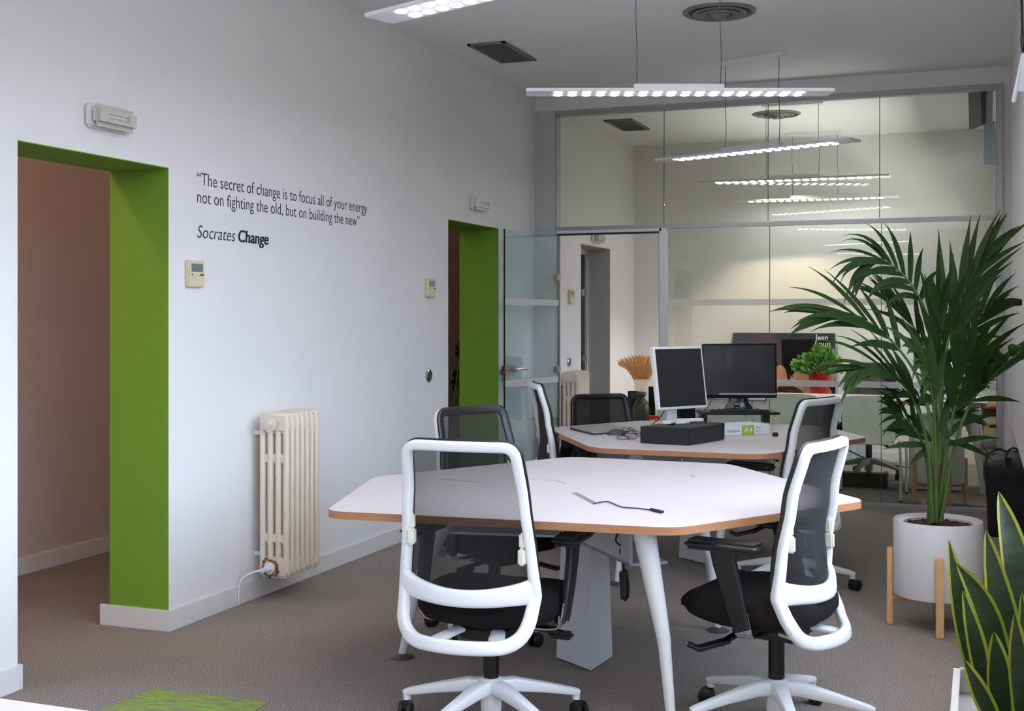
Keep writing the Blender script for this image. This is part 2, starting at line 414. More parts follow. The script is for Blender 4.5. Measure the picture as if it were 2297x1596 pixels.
# glazed partition: rails, posts, panes
TY0, TY1 = YP, YP+.045
b = B(); box(b, -3.245, .145, TY0-.01, TY1+.01, 3.055, 3.10, .002); box(b, -3.245, .145, TY0-.016, TY1+.016, 3.072, 3.084); struct('trim_4', b, 'alu')
b = B(); box(b, -3.245, .105, TY0-.008, TY1+.008, 2.118, 2.152, .002); box(b, -3.245, .105, TY0-.013, TY1, 2.135, 2.141); struct('trim_5', b, 'alu')
b = B(); box(b, -2.325, .105, TY0-.005, TY1+.005, 0, .03, .002); struct('trim_6', b, 'alu')
b = B(); box(b, .105, .147, TY0-.02, TY1+.02, 0, 3.10, .002); box(b, .112, .12, TY0-.026, TY1, 0, 3.08); struct('trim_7', b, 'alu')
b = B(); box(b, -3.250, -3.232, TY0-.012, TY1+.01, 0, 3.06, .001); struct('trim_8', b, 'alu')
b = B(); box(b, -2.378, -2.322, TY0-.012, TY1+.012, 0, 2.12, .002); box(b, -3.235, -2.36, TY0-.012, TY1+.012, 2.097, 2.12); struct('trim_9', b, 'metal_white')
b = B(); box(b, -3.235, -2.378, TY0-.006, TY1, 2.083, 2.099); box(b, -2.383, -2.378, TY0, TY1, 0, 2.083); box(b, -3.235, -3.226, TY0, TY1, 0, 2.083); struct('trim_10', b, 'black')
UP = [-3.232, -2.346, -1.528, -.704, .105]; LO = [-2.322, -1.518, -.693, .105]
n = 1
GY = YP+.016; LEAN = math.radians(.5)     # the panes stand a hair out of plumb
for xs, z0, z1 in ((UP, 2.152, 3.055), (LO, .03, 2.118)):
    for a, c in zip(xs, xs[1:]):
        w = struct('window_%d' % n, bxo(a+.0025, c-.0025, GY, GY+.010, z0, z1), 'glass', smooth=False); n += 1
        w.rotation_euler = (-LEAN, 0, 0); w.location = Vector((0, GY, z0))-Matrix.Rotation(-LEAN, 3, 'X') @ Vector((0, GY, z0))
        s = B(); box(s, c-.0024, c+.0024, GY, GY+.010, z0, z1); obj('seam', s, 'ventdark', w, smooth=False)
        if z1 < 2.2:
            for zz in (1.508, .888):
                obj('frosted_band', bxo(a+.0025, c-.0025, GY-.0012, GY-.0004, zz, zz+.048), 'frost', w, smooth=False)
# window frames of the daylight openings
for i, (a, c) in enumerate(WINS+WIN2):
    b = B()
    for (u, v) in ((a, a+.05), ((a+c)/2-.03, (a+c)/2+.03), (c-.05, c)): box(b, XR+.12, XR+.17, u, v, ZS, top_of(a))
    box(b, XR+.12, XR+.17, a, c, ZS, ZS+.05); box(b, XR+.12, XR+.17, a, c, top_of(a)-.05, top_of(a))
    w = struct('window_%d' % (n+i), b, 'metal_white')
    obj('window_sill', bxo(XR-.03, XR+.12, a-.04, c+.04, ZS-.03, ZS, .004), 'metal_white', w)

# glass door, swung open into the near room
hx, hy = -3.215, 9.50; fx, fy = -3.36, 8.66
dv = Vector((fx-hx, fy-hy, 0)); wd = dv.length; ang = math.atan2(dv.y, dv.x)
door = bpy.data.objects.new('door_1', None); C.objects.link(door); door['kind'] = 'structure'
door.location = (hx, hy, 0); door.rotation_euler = (0, 0, ang)
obj('glass_panel', bxo(.01, wd, -.005, .005, .012, 2.082), 'door_glass', door, smooth=False)
b = B(); box(b, wd, wd+.0035, -.006, .006, .012, 2.082); obj('edge_seal', b, 'black', door)
for zz in (1.508, .888): obj('frosted_band', bxo(.01, wd, .0052, .006, zz, zz+.048), 'frost', door, smooth=False)
for zz in (1.74, 1.01-.02): obj('hinge', bxo(-.01, .055, -.018, .018, zz-.025, zz+.025, .003), 'nickel', door)
lk = obj('lock_case', bxo(wd-.15, wd+.015, -.016, .016, .985, 1.05, .003), 'nickel', door)
b = B(); tube(b, [(wd-.06, .015, 1.02), (wd-.06, .05, 1.02), (wd-.075, .056, 1.02), (wd-.24, .058, 1.02)], .009); tube(b, [(wd-.06, -.015, 1.02), (wd-.06, -.05, 1.02), (wd-.075, -.056, 1.02), (wd-.19, -.058, 1.02)], .009)
obj('door_handle', b, 'chrome', lk)
b = B(); tube(b, [(wd+.01, -.0, 1.0), (wd+.03, 0, .995)], .008); box(b, wd+.018, wd+.03, -.004, .004, .93, .985, .002); obj('key', b, 'nickel', lk)
# dark glass door closing the office's own opening
d3 = bpy.data.objects.new('door_2', None); C.objects.link(d3); d3['kind'] = 'structure'; d3.location = (-3.67, 11.6, 0)
obj('glass_panel', bxo(-3.685, -3.67, 10.75, 11.665, 0.01, 2.03), 'blackgloss', d3, True, smooth=False)
for zz in (1.66, 1.01): obj('hinge', bxo(-3.672, -3.655, 11.60, 11.665, zz-.035, zz+.035, .006), 'chrome', d3, True)
b = B(); box(b, -3.69, -3.645, 11.667, 11.687, 0, 2.06); box(b, -3.69, -3.645, 10.75, 11.687, 2.035, 2.086); struct('trim_11', b, 'metal_white')

# =================================================================== wall fittings
def emergency(Y, Z, label, tone='diffuser'):
    t = thing('emergency_light', label, 'light', (XL, Y, Z), 0, 'emergency lights over the doorways')
    obj('back_box', bxo(.001, .03, -.138, .138, -.05, .05, .012, seg=3), 'metal_white', t)
    obj('diffuser', bxo(.026, .068, -.134, .134, -.046, .046, .02, seg=4), tone, t)
    b = B(); tube(b, [(.067, -.065, .008), (.067, .055, .008)], .003, 8); tube(b, [(.067, -.065, -.008), (.067, .055, -.008)], .003, 8); box(b, .066, .0695, .055, .075, -.016, .016, .001)
    obj('lamp_tube', b, 'tube_grey', t); return t
emergency(4.205, 2.245, 'white oval emergency light over the nearer green doorway')
emergency(8.255, 2.235, 'small white emergency light over the farther green doorway', 'metal_white')
emergency(11.2, 2.17, 'emergency light over the grey doorway inside the glazed office')
def thermostat(Y, Z, label):
    t = thing('thermostat', label, 'thermostat', (XL, Y, Z), 0, 'wall thermostats')
    obj('case', bxo(.001, .024, -.062, .062, -.062, .062, .004), 'beige_plastic', t)
    obj('display', bxo(.023, .0255, -.043, .045, .008, .046, .001), 'lcd', t)
    for yy, m in ((-.037, 'teal'), (.030, 'charcoal'), (.044, 'charcoal')):
        obj('button', lathe(B(), [(.0055, .023), (.0055, .026)], (0, yy, -.005), 12, 'x'), m, t)
    obj('button', lathe(B(), [(.010, .023), (.010, .026)], (0, .005, -.012), 16, 'x'), 'beige_plastic', t)
    obj('lettering', fit_text(text_bm('----', .01), (.0245, -.034, .050), (0, 1, 0), (0, 0, 1), .026, 1), 'ink', t)
    return t
thermostat(4.812, 1.618, 'beige thermostat beside the nearer green doorway, under the quote')
thermostat(7.43, 1.612, 'beige thermostat left of the farther green doorway')
thermostat(10.43, 1.60, 'beige thermostat inside the glazed office, beside its doorway')
def disc_switch(Y, Z, label):
    t = thing('wall_socket', label, 'socket', (XL, Y, Z), 0, 'round wall sockets')
    obj('chrome_ring', lathe(B(), [(.044, .001), (.044, .008), (.036, .014), (.034, .008)], (0, 0, 0), 28, 'x'), 'chrome', t)
    obj('black_insert', lathe(B(), [(.034, .006), (.034, .011), (.0, .012)], (0, .004, 0), 28, 'x', cap=False), 'blackgloss', t)
disc_switch(7.42, 1.03, 'round black and chrome wall socket left of the farther green doorway')
disc_switch(10.39, 1.02, 'round black and chrome wall socket inside the glazed office')

# quotation
q = thing('wall_quote', 'dark lettering of a three line quotation on the white wall', 'lettering', (XL, 4.85, 1.8))
def wline(s, y0, y1, zb, h, m, bold=-.003, shear=0):
    bm = text_bm(s, 1, bold, shear, 0); fit_text(bm, (XL, y0, zb), (0, 1, 0), (0, 0, 1), y1-y0, h); return bm
z1 = 2.036; z2 = 1.952; z3 = 1.788
HT = .086
obj('text_line', wline('\u201cThe secret of change is to focus all of your energy', 4.846, 6.545, z1, HT, 'ink'), 'ink', q, True, smooth=False)
obj('text_line', wline('not on fighting the old, but on building the new\u201d', 4.846, 6.452, z2, HT, 'ink'), 'ink', q, True, smooth=False)
obj('text_line', wline('Socrates', 4.846, 5.160, z3, HT, 'ink', -.003, .22), 'ink', q, True, smooth=False)
bb = B()
for k in (-1, 0, 1):
    t_ = wline('Change', 5.187+.0022*k, 5.460+.0022*k, z3, HT, 'navy', .007, .12)
    for v in t_.verts: v.co.x += .0004*(k+1)
    merge(bb, t_)
o = obj('text_line', bb, 'navy', q, True, smooth=False); o['label'] = 'bold navy word'

# radiators
def radiator(Y0, X1, label, cols=7, z0=.116, z1=.945):
    t = thing('radiator', label, 'radiator', (XL, Y0, z0))
    hgt = z1-z0; x0, x1 = .05, X1-XL
    for k in range(cols):
        yy = .024+k*.048; b = B()
        for q in range(4):
            xx = x0+.018+(x1-x0-.036)*q/3
            tube(b, [(xx, yy, .03), (xx, yy, .06), (xx, yy, hgt-.06), (xx, yy, hgt-.03)], [.014, .0165, .0165, .014], 10)
        for zc in (.055, hgt-.055):
            box(b, x0, x1, yy-.019, yy+.019, zc-.052, zc+.052, .016, seg=3)
        for zc in (hgt*.24, hgt*.72): box(b, x0+.01, x1-.01, yy-.010, yy+.010, zc-.022, zc+.022, .006)
        obj('column', b, 'cream', t)
    xm = (x0+x1)/2-.01
    b = B(); lathe(b, [(.038, -.002), (.038, -.012), (.03, -.014)], (xm, 0, hgt-.06), 20, 'y'); lathe(b, [(.022, -.012), (.020, -.03), (.012, -.032)], (xm, 0, hgt-.06), 6, 'y'); obj('plug', b, 'cream', t)
    v = B(); lathe(v, [(.03, -.002), (.03, -.014), (.026, -.016)], (xm, 0, .055), 18, 'y'); lathe(v, [(.02, -.014), (.018, -.045)], (xm, 0, .055), 6, 'y'); tube(v, [(xm, -.04, .055), (xm, -.075, .055)], .013)
    vo = obj('valve', v, 'metal_white', t)
    r = B()
    random.seed(3)
    for k in range(15):
        an = 2*PI*k/15; rr = .037+random.uniform(-.006, .012)
        bmesh.ops.create_icosphere(r, subdivisions=1, radius=random.uniform(.007, .014), matrix=Matrix.Translation((xm+rr*math.cos(an), -.001, .055+rr*math.sin(an))) @ Matrix.Diagonal((1, .25, 1, 1)))
    ro = obj('rust_stain', r, 'rust', vo)
    p = B(); tube(p, bez([(xm, -.07, .055), (xm-.03, -.09, .05), (.04, -.11, .02), (.022, -.12, -.03), (.02, -.12, -z0+.005)], 6), .006); obj('pipe', p, 'metal_white', t)
    a = B(); tube(a, [(xm, cols*.048, hgt-.05), (xm, cols*.048+.05, hgt-.05)], .008); lathe(a, [(.014, 0), (.015, .02), (.01, .03)], (xm, cols*.048+.03, hgt-.05), 12, 'y'); obj('air_valve', a, 'metal_white', t)
    for q_ in ((.05, hgt-.12), (cols*.048-.07, hgt-.12), (.05, .1)): obj('wall_bracket', bxo(0, .05, q_[0], q_[0]+.02, q_[1], q_[1]+.02), 'metal_white', t)
    return t
radiator(5.28, -3.2, 'tall cream cast radiator with a rusty valve on the white wall')
radiator(10.05, -3.22, 'cream column radiator inside the glazed office, behind the open door', 7, .12, .95)

# ceiling vents
def square_vent(x0, x1, y0, y1, label):
    t = thing('ceiling_vent', label, 'vent', ((x0+x1)/2, (y0+y1)/2, H), 0, 'square ceiling vents')
    w, l = (x1-x0)/2, (y1-y0)/2; b = B(); f = .028
    for q in ((-w, w, -l, -l+f), (-w, w, l-f, l), (-w, -w+f, -l, l), (w-f, w, -l, l)): box(b, q[0], q[1], q[2], q[3], -.012, -.001, .003)
    obj('frame', b, 'ventgrey', t); obj('backing', bxo(-w+f, w-f, -l+f, l-f, -.003, -.001), 'charcoal', t)
    s = B(); k = 11
    for i in range(k):
        xx = -w+f+(2*(w-f))*(i+.5)/k; box(s, xx-.0035, xx+.0035, -l+f, l-f, -.012, -.003, rot=Matrix.Rotation(.5, 3, 'Y'))
    obj('slats', s, 'ventdark', t)
square_vent(-3.17, -2.90, 7.48, 8.10, 'rectangular grey slatted ceiling vent over the near room')
square_vent(-3.225, -2.955, 10.81, 11.475, 'rectangular slatted ceiling vent inside the glazed office')
def round_vent(x, y, r, label):
    t = thing('round_vent', label, 'vent', (x, y, H), 0, 'round ceiling vents')
    obj('outer_ring', lathe(B(), [(r, 0), (r, -.008), (r*.9, -.016), (r*.84, -.004), (r*.84, 0)], seg=48, cap=False), 'ventgrey', t)
    obj('backing', lathe(B(), [(r*.9, -.002), (r*.9, -.001)], seg=40), 'charcoal', t)
    for f, z in ((.7, -.02), (.5, -.03), (.3, -.04)):
        obj('ring', lathe(B(), [(r*f, -.004), (r*f*1.06, z*.7), (r*f*.96, z), (r*f*.7, z*.35)], seg=40, cap=False), 'ventgrey', t)
    obj('centre_cone', lathe(B(), [(r*.2, -.03), (r*.14, -.045), (r*.02, -.05)], seg=24), 'ventgrey', t)
round_vent(-1.44, 7.21, .215, 'round grey ceiling vent of rings over the near room')
round_vent(-1.69, 11.02, .21, 'round ceiling vent inside the glazed office')

# pendant lamps
def make_pendant():
    t = thing('pendant_lamp', 'x', 'lamp', (0, 0, 0), 0, 'white LED bar lamps hung along the ceiling')
    obj('panel', bxo(-.78, .78, -.075, .075, 0, .016, .002), 'frame_white', t)
    obj('driver_box', bxo(-.23, .23, -.03, .03, .016, .046, .002), 'frame_white', t)
    for s in (-.215, .215): obj('wire', tube(B(), bez([(s, 0, .046), (s+.004, .002, .2), (s-.003, 0, .4), (s, 0, H-2.56-.03)], 4), .0022, 6), 'charcoal', t)
    obj('canopy', bxo(-.25, .25, -.03, .03, H-2.56-.034, H-2.56-.001, .002), 'frame_white', t)
    first = None
    for i in range(18):
        for s in (-1, 1):
            if first is None:
                first = obj('led_spot', lathe(B(), [(.0215, .0), (.0205, -.0025), (.012, -.0035), (.001, -.004)], seg=20), 'led', t); o = first
            else: o = first.copy(); C.objects.link(o); o.parent = t
            o.location = (-.615+i*.0724, s*.036, 0)
    return t
PEND = [(-1.44, 3.97, -21, 'nearest LED bar lamp, cut off by the top edge of the photo'),
        (-1.445, 6.185, 20.8, 'long white LED bar lamp hanging level across the upper middle'),
        (-1.48, 8.546, -22.3, 'slanted LED bar lamp hanging just before the glass partition'),
        (-1.47, 10.43, 1, 'LED bar lamp seen through the glass, the upper one in the office'),
        (-1.51, 12.25, 2, 'LED bar lamp seen through the glass, the one by the office back wall'),
        (-1.44, 1.75, 20.8, 'LED bar lamp behind the viewer, mirrored in the glass, nearer'),
        (-1.44, -.45, -21, 'LED bar lamp behind the viewer, mirrored in the glass, farther')]
p0 = make_pendant()
p_kids = kids(p0)
for i, (x, y, a, lab) in enumerate(PEND):
    if i == 0: o = p0
    else:
        o = p0.copy(); C.objects.link(o)
        for k in p_kids: c = k.copy(); C.objects.link(c); c.parent = o
    o.location = (x, y, 2.56); o.rotation_euler = (0, 0, math.radians(a)); o['label'] = lab

# =================================================================== tables
def tabletop(poly, r, label, legs, col, name='desk'):
    cx = sum(p[0] for p in poly)/len(poly); cy = sum(p[1] for p in poly)/len(poly)
    t = thing(name, label, 'desk', (cx, cy, 0))
    P = round_poly(poly, r, 8)
    obj('tabletop', prism(B(), P, .713, .740), 'desk_white', t, True)
    Q = offset_poly(P, .0022); b = B()
    a = ring(b, [(p.x, p.y, .7125) for p in Q]); c = ring(b, [(p.x, p.y, .7388) for p in Q]); d = ring(b, [(p.x, p.y, .7388) for p in P]); e = ring(b, [(p.x, p.y, .7125) for p in P])
    bridge(b, a, c); bridge(b, c, d); bridge(b, e, a); obj('edge_band', b, 'wood_edge', t, True)
    for (tx, ty, fx, fy) in legs:
        A = Vector((tx, ty, .712)); Z = Vector((fx, fy, .012)); K = A.lerp(Z, .55)+Vector((fx-tx, fy-ty, 0))*.16
        b = B(); pts = [A, A.lerp(K, .5), K, K.lerp(Z, .12)+Vector((0, 0, 0)), Z]
        tube(b, pts, [.040, .032, .0235, .0215, .0155], 20); lg = obj('leg', b, 'metal_white', t, True)
        obj('foot', lathe(B(), [(.052, 0), (.052, .003), (.045, .008), (.014, .018)], (fx, fy, 0), 24), 'charcoal', lg, True)
    mx_, my_ = col
    b = B()
    for zz in (0,): pass
    lo = ring(b, [(mx_+.135*math.cos(a_), my_+.135*math.sin(a_), .008) for a_ in [math.radians(k) for k in (-65, 55, 175)]])
    hi = ring(b, [(mx_+.105*math.cos(a_), my_+.105*math.sin(a_), .712) for a_ in [math.radians(k) for k in (-65, 55, 175)]])
    bridge(b, lo, hi); b.faces.new(lo); b.faces.new(hi); obj('centre_column', b, 'grey_panel', t, True, smooth=False)
    for k in (190, 70, -50):
        a_ = math.radians(k); R_ = Matrix.Rotation(a_, 3, 'Z')
        b = B(); box(b, mx_+.12, mx_+.62, my_-.09, my_-.08, .52, .712); box(b, mx_+.12, mx_+.62, my_-.09, my_+.06, .52, .53)
        b.transform(Matrix.Translation((mx_, my_, 0)) @ R_.to_4x4() @ Matrix.Translation((-mx_, -my_, 0)))
        obj('cable_tray', b, 'grey_panel', t, True, smooth=False)
    return t
T1 = [(-2.14, 3.785), (-.915, 3.875), (-.395, 4.70), (-1.08, 5.65), (-1.86, 5.67), (-2.40, 4.66)]
f1 = onz(1508, 1650, 0)
t1 = tabletop(T1, [.09, .16, .10, .15, .15, .10], 'white six-sided shared desk in front, bare but for a black cable',
              [(-1.06, 4.02, f1.x, f1.y), (-2.0, 4.66, -2.25, 4.62), (-1.2, 5.35, -1.109, 5.518)], (-1.507, 4.813))
pts = [onz(1287, 1108, .7405), onz(1332, 1131, .7405), onz(1557, 1071, .7405), onz(1510, 1054, .7405)]
obj('cable_lid', extr(B(), pts, (0, 0, .0006)), 'desk_white', t1, True, smooth=False)
b = B(); extr(b, [onz(1284, 1107, .7402), onz(1330, 1132, .7402), onz(1341, 1129.5, .7402), onz(1295, 1106, .7402)], (0, 0, .0012)); obj('lid_hinge', b, 'alu', t1, True, smooth=False); b = B()
extr(b, [onz(1548, 1068, .7402), onz(1557, 1072, .7402), onz(1560, 1070, .7402), onz(1550, 1066, .7402)], (0, 0, .0012)); obj('lid_hinge', b, 'alu', t1, True, smooth=False)
T2 = [(-1.88, 6.10), (-.99, 6.10), (-.60, 7.18), (-.92, 7.86), (-2.06, 7.83), (-2.48, 7.10)]
t2 = tabletop(T2, [.2, .2, .11, .15, .15, .1], 'white six-sided shared desk behind, carrying the two monitors',
              [(-1.72, 6.42, -1.797, 6.286), (-1.2, 6.42, -1.312, 6.494), (-1.9, 7.5, -2.0, 7.62), (-1.1, 7.5, -.99, 7.58)], (-1.52, 7.08))
# cables on the front desk
b = B(); tube(b, bez([onz(1331, 1131, .7435), onz(1362, 1126, .7435), onz(1395, 1138, .744), onz(1430, 1141, .7435), onz(1462, 1145, .7435)], 8), .0022, 8)
cb = tag(obj('desk_cable', b, 'navy'), 'short dark cable with a plug lying on the front desk', 'cable')
b = B(); a = onz(1460, 1143, .746); c = onz(1486, 1149, .746); sweep(b, [a, a.lerp(c, .5), c], Vector((0, 0, 1)), [.010, .015, .015], .009); obj('plug', b, 'navy', cb)
b = B(); tube(b, bez([onz(990, 1075, .741), onz(1080, 1082, .741), onz(1150, 1078, .741), onz(1225, 1077, .741), onz(1258, 1081, .741), onz(1268, 1086, .741)], 8), .0012, 6)
tag(obj('thin_wire', b, 'tube_grey'), 'thin grey wire lying on the front desk behind the nearest chair', 'cable')
# adapter hanging below
t = thing('power_adapter', 'black power adapter hanging by cables under the front desk', 'adapter', at(1397, 1345, 4.5))
P = lambda x, y, d=4.5: at(x, y, d)
b = B(); p = [P(1388, 1282), P(1408, 1278), P(1409, 1340), P(1390, 1343)]; extr(b, p, -FW*.03); obj('adapter_box', b, 'blackgloss', t, True, bevel=.003)
b = B()
for k, (x0, x1) in enumerate(((1388, 1396), (1395, 1400), (1404, 1398))):
    tube(b, bez([P(x0, 1190, 4.52), P(x0+6*(k-1), 1215), P(x1+7*(1-k), 1235), P(x1, 1255), P(1398+k, 1282)], 6), .0035, 6)
tube(b, bez([P(1402, 1278), P(1409, 1300, 4.46), P(1410, 1335, 4.46), P(1403, 1348, 4.46), P(1397, 1342, 4.47)], 6), .003, 6)
obj('cable', b, 'black', t, True)

# near desk corner at lower left
poly = [(-3.0, .5), (-1.0, .5), (-1.0, 1.716), (-3.0, 1.716)]
t = thing('desk', 'white desk whose corner shows at the lower left edge of the photo', 'desk', (-2, 1.1, 0))
obj('tabletop', bxo(-3.0, -1.0, .5, 1.716, .713, .74, .001), 'desk_white', t, True)
for x in (-2.9, -1.1):
    for y in (.6, 1.6): obj('leg', tube(B(), [(x, y, .713), (x, y, 0)], [.03, .018], 14), 'metal_white', t, True)
# green carpet tile
tag(obj('carpet_tile', bxo(-2.945, -2.437, 3.39, 3.895, .0005, .004), 'green_tile', smooth=False), 'green carpet tile with grey streaks set in the grey floor', 'carpet tile')

# =================================================================== task chairs
BASE = [(.32, -.135), (.38, -.13), (.50, -.092), (.62, -.097), (.80, -.122), (1.0, -.165)]
BOW = [(.28, .10), (.50, .085), (.75, .045), (1.02, .03)]
def by(x, z): return lerp(BASE, z)-lerp(BOW, z)*max(0, 1-(x/.235)**2)
def bpt(x, z, off=0): return Vector((x, by(x, z)+off, z))
def bn(x, z):
    e = .01; dx = (bpt(x+e, z)-bpt(x-e, z)); dz = (bpt(x, z+e)-bpt(x, z-e)); return dz.cross(dx).normalized()
def loop2d(pairs, r, n=8): return round_poly([Vector(p) for p in pairs], r, n)
def densify(P, step=.03):
    out = []
    for i in range(len(P)):
        a, b = P[i], P[(i+1) % len(P)]; k = max(1, int((b-a).length/step))
        for j in range(k): out.append(a.lerp(b, j/k))
    return out
def make_chair(black=False):
    fm = 'black' if black else 'frame_white'; sm = 'base_grey' if black else 'frame_white'
    t = thing('task_chair', 'x', 'chair', (0, 0, 0), 0, 'office task chairs')
    # base
    b = B(); lathe(b, [(.034, .05), (.036, .06), (.036, .12), (.045, .16), (.034, .168)], seg=20)
    for k in range(5):
        a = 2*PI*k/5+PI/2; d = Vector((math.cos(a), math.sin(a), 0))
        pts = [d*.0+Vector((0, 0, .138)), d*.08+Vector((0, 0, .138)), d*.2+Vector((0, 0, .115)), d*.31+Vector((0, 0, .09)), d*.325+Vector((0, 0, .085))]
        sweep(b, pts, Vector((0, 0, 1)), [.06, .05, .038, .032, .028], [.05, .05, .036, .026, .022], ex=4)
        tube(b, [d*.315+Vector((0, 0, .095)), d*.315+Vector((0, 0, .062))], .014, 12)
    base = obj('base', b, sm, t); CH_BASE.append('base')
    for k in range(5):
        a = 2*PI*k/5+PI/2; c = Vector((math.cos(a), math.sin(a), 0))*.315; h = a+.6+k*1.1; u = Vector((math.cos(h), math.sin(h), 0)); wv = Vector((-u.y, u.x, 0))
        b = B(); cc = c+u*.016
        for s in (-1, 1):
            o_ = cc+wv*s*.015
            tube(b, [o_-wv*.009+Vector((0, 0, .029)), o_-wv*.006+Vector((0, 0, .029)), o_+wv*.006+Vector((0, 0, .029)), o_+wv*.009+Vector((0, 0, .029))], [.025, .029, .029, .025], 20)
        ca = obj('caster', b, 'black', t)
        b = B(); tube(b, [c+Vector((0, 0, .066)), c+Vector((0, 0, .035))], .010, 10); box(b, cc.x-.02, cc.x+.02, cc.y-.02, cc.y+.02, .034, .056, .008); obj('caster_fork', b, 'black', ca)
    obj('gas_lift', tube(B(), [(0, 0, .03), (0, 0, .05), (0, 0, .165), (0, 0, .17), (0, 0, .34)], [.018, .022, .022, .028, .028], 20), 'blackgloss', t)
    # mechanism
    b = B(); box(b, -.09, .09, -.10, .13, .315, .365, .012); box(b, -.15, .15, -.02, .05, .345, .375, .008); box(b, -.06, .06, .12, .2, .335, .365, .008)
    me_ = obj('mechanism', b, 'black', t)
    b = B(); tube(b, [(.08, .06, .34), (.24, .07, .325)], .010, 10); box(b, .19, .275, .045, .095, .305, .33, .01); obj('lever', b, 'black', me_)
    b = B(); tube(b, [(-.08, .1, .33), (-.15, .14, .30)], .012, 10); sweep(b, [(-.13, .12, .31), (-.2, .2, .285), (-.21, .235, .298)], Vector((0, 0, 1)), [.04, .05, .02], .02); obj('lever', b, 'black', me_)
    for s in (-1, 1): obj('back_bracket', sweep(B(), [(s*.07, -.05, .345), (s*.09, -.12, .34), (s*.115, -.195, .33)], Vector((0, 0, 1)), [.05, .055, .06], .018), sm, t)
    # seat
    b = B(); prev = None; prof = [(.372, .55), (.374, .80), (.388, .93), (.415, 1.0), (.44, 1.0), (.462, .975), (.476, .90), (.483, .75), (.486, .4)]
    N = 40
    for (z, k) in prof:
        pts = []
        for i in range(N):
            a = 2*PI*i/N; cs, sn = math.cos(a), math.sin(a)
            x = math.copysign(abs(cs)**(2/3.4), cs)*.25*k; yy = math.copysign(abs(sn)**(2/3.4), sn)*.245*k
            fr = max(0, yy/.245); dz = -.028*fr**2.5*(1 if z > .43 else .3)+.03*fr**2*(1 if z < .43 else 0)+.012*(abs(x)/.25)**2*(z > .45)
            pts.append((x*(1-.06*fr), .062+yy, z+dz))
        cur = ring(b, pts)
        if prev: bridge(b, prev, cur)
        else: b.faces.new(cur)
        prev = cur
    b.faces.new(prev); obj('seat', b, 'fabric', t)
    # arms
    for s in (-1, 1):
        b = B(); sweep(b, [(s*.272, .075, .652), (s*.274, .07, .60), (s*.272, .04, .50), (s*.265, .02, .41), (s*.262, .012, .385)], Vector((s, 0, 0)), [.10, .082, .072, .064, .058], [.036, .032, .030, .027, .025], ex=4, seg=24)
        ar = obj('armrest', b, 'black', t)
        b = B(); box(b, s*.278-.047, s*.278+.047, -.06, .20, .645, .678, .013, seg=3); obj('arm_pad', b, 'black', ar)
        b = B(); sweep(b, [(s*.266, .022, .44), (s*.262, .014, .40), (s*.256, .012, .372), (s*.24, .012, .358), (s*.2, .012, .354), (s*.14, .012, .354)], [Vector((1, 0, 0))*s]*3+[Vector((s*.7, 0, -.7))]+[Vector((0, 0, -1))]*2, .060, .008, ex=6)
        o_ = obj('arm_bracket', b, 'chrome', ar); o_['label'] = 'polished metal bracket'
    # back frame: big rounded loop and lumbar bar
    L2 = densify(loop2d([(-.214, .344), (.214, .344), (.232, .50), (.188, .985), (-.188, .985), (-.232, .50)], [.10, .10, .06, .045, .045, .06], 8), .035)
    pts = [bpt(p.x, p.y) for p in L2]; nr = [bn(p.x, p.y) for p in L2]
    ws = [.034+.012*max(0, min(1, (.62-p.y)/.2)) for p in L2]
    b = B(); sweep(b, pts, nr, ws, .034, True, ex=3.4, seg=16)
    xs = [-.222+.444*i/16 for i in range(17)]
    lz = lambda x: .512-.022*(1-(x/.222)**2)
    sweep(b, [bpt(x, lz(x)) for x in xs], [bn(x, lz(x)) for x in xs], [.085-.028*(1-(x/.222)**2)**.6 for x in xs], .032, ex=3.4, seg=16)
    fr = obj('back_frame', b, 'black' if black else 'frame_white', t)
    for s, z in ((-1, .70), (1, .655)):
        c = bpt(s*(.195), z, .004); b = B(); box(b, c.x-.012, c.x+.012, c.y-.022, c.y+.012, z-.055, z+.0, .006); box(b, c.x-.010, c.x+.010, c.y-.016, c.y+.01, z-.002, z+.05, .006)
        obj('lumbar_clip', b, 'clip_cream', fr)
    # fabric net and its dark border on the seat side
    b = B(); nx, nz = 20, 16; g = []
    for j in range(nz+1):
        z = .485+(.985-.485)*j/nz; hw = .228+(.188-.228)*(z-.5)/.5; g.append([b.verts.new(bpt(-hw+2*hw*i/nx, z, .014)) for i in range(nx+1)])
    for j in range(nz):
        for i in range(nx): b.faces.new((g[j][i], g[j][i+1], g[j+1][i+1], g[j+1][i]))
    obj('back_mesh', b, 'mesh_dense' if black else 'mesh', t)
    L3 = densify(loop2d([(-.230, .49), (.230, .49), (.190, .988), (-.190, .988)], [.05, .05, .045, .045], 8), .035)
    b = B(); sweep(b, [bpt(p.x, p.y, .018) for p in L3], [bn(p.x, p.y) for p in L3], .039, .016, True, ex=3.4)
    obj('back_border', b, 'black', t)
    return t
CH_BASE = []
proto = make_chair()
def hub(px, d): return at(px, 712, d)
def dupc(o, loc, face, base, label, drop=0, back=0):
    r = o if 'used' not in o else copy_tree(o)
    if 'used' in o and 'used' in r: del r['used']
    o['used'] = 1
    if r is not o:
        for k in kids(r): k.location = (0, 0, 0)
    r.location = (loc[0], loc[1], 0); rz = math.radians(face-90); r.rotation_euler = (0, 0, rz); r['label'] = label
    for k in kids(r):
        n_ = k.name.split('.')[0]
        if n_ in ('base', 'caster'): k.rotation_euler = (0, 0, math.radians(base)-rz-PI/2)
        elif drop and n_ != 'gas_lift': k.location = (0, 0, -drop)
        if back and n_ in ('back_frame', 'back_mesh', 'back_border', 'back_bracket'): k.location = (0, -back*(.6 if n_ == 'back_bracket' else 1), .012)
    return r
dupc(proto, (-1.586, 3.96), 91, 90+20.9, 'nearest white framed task chair, back turned, at the front desk', 0, .11)
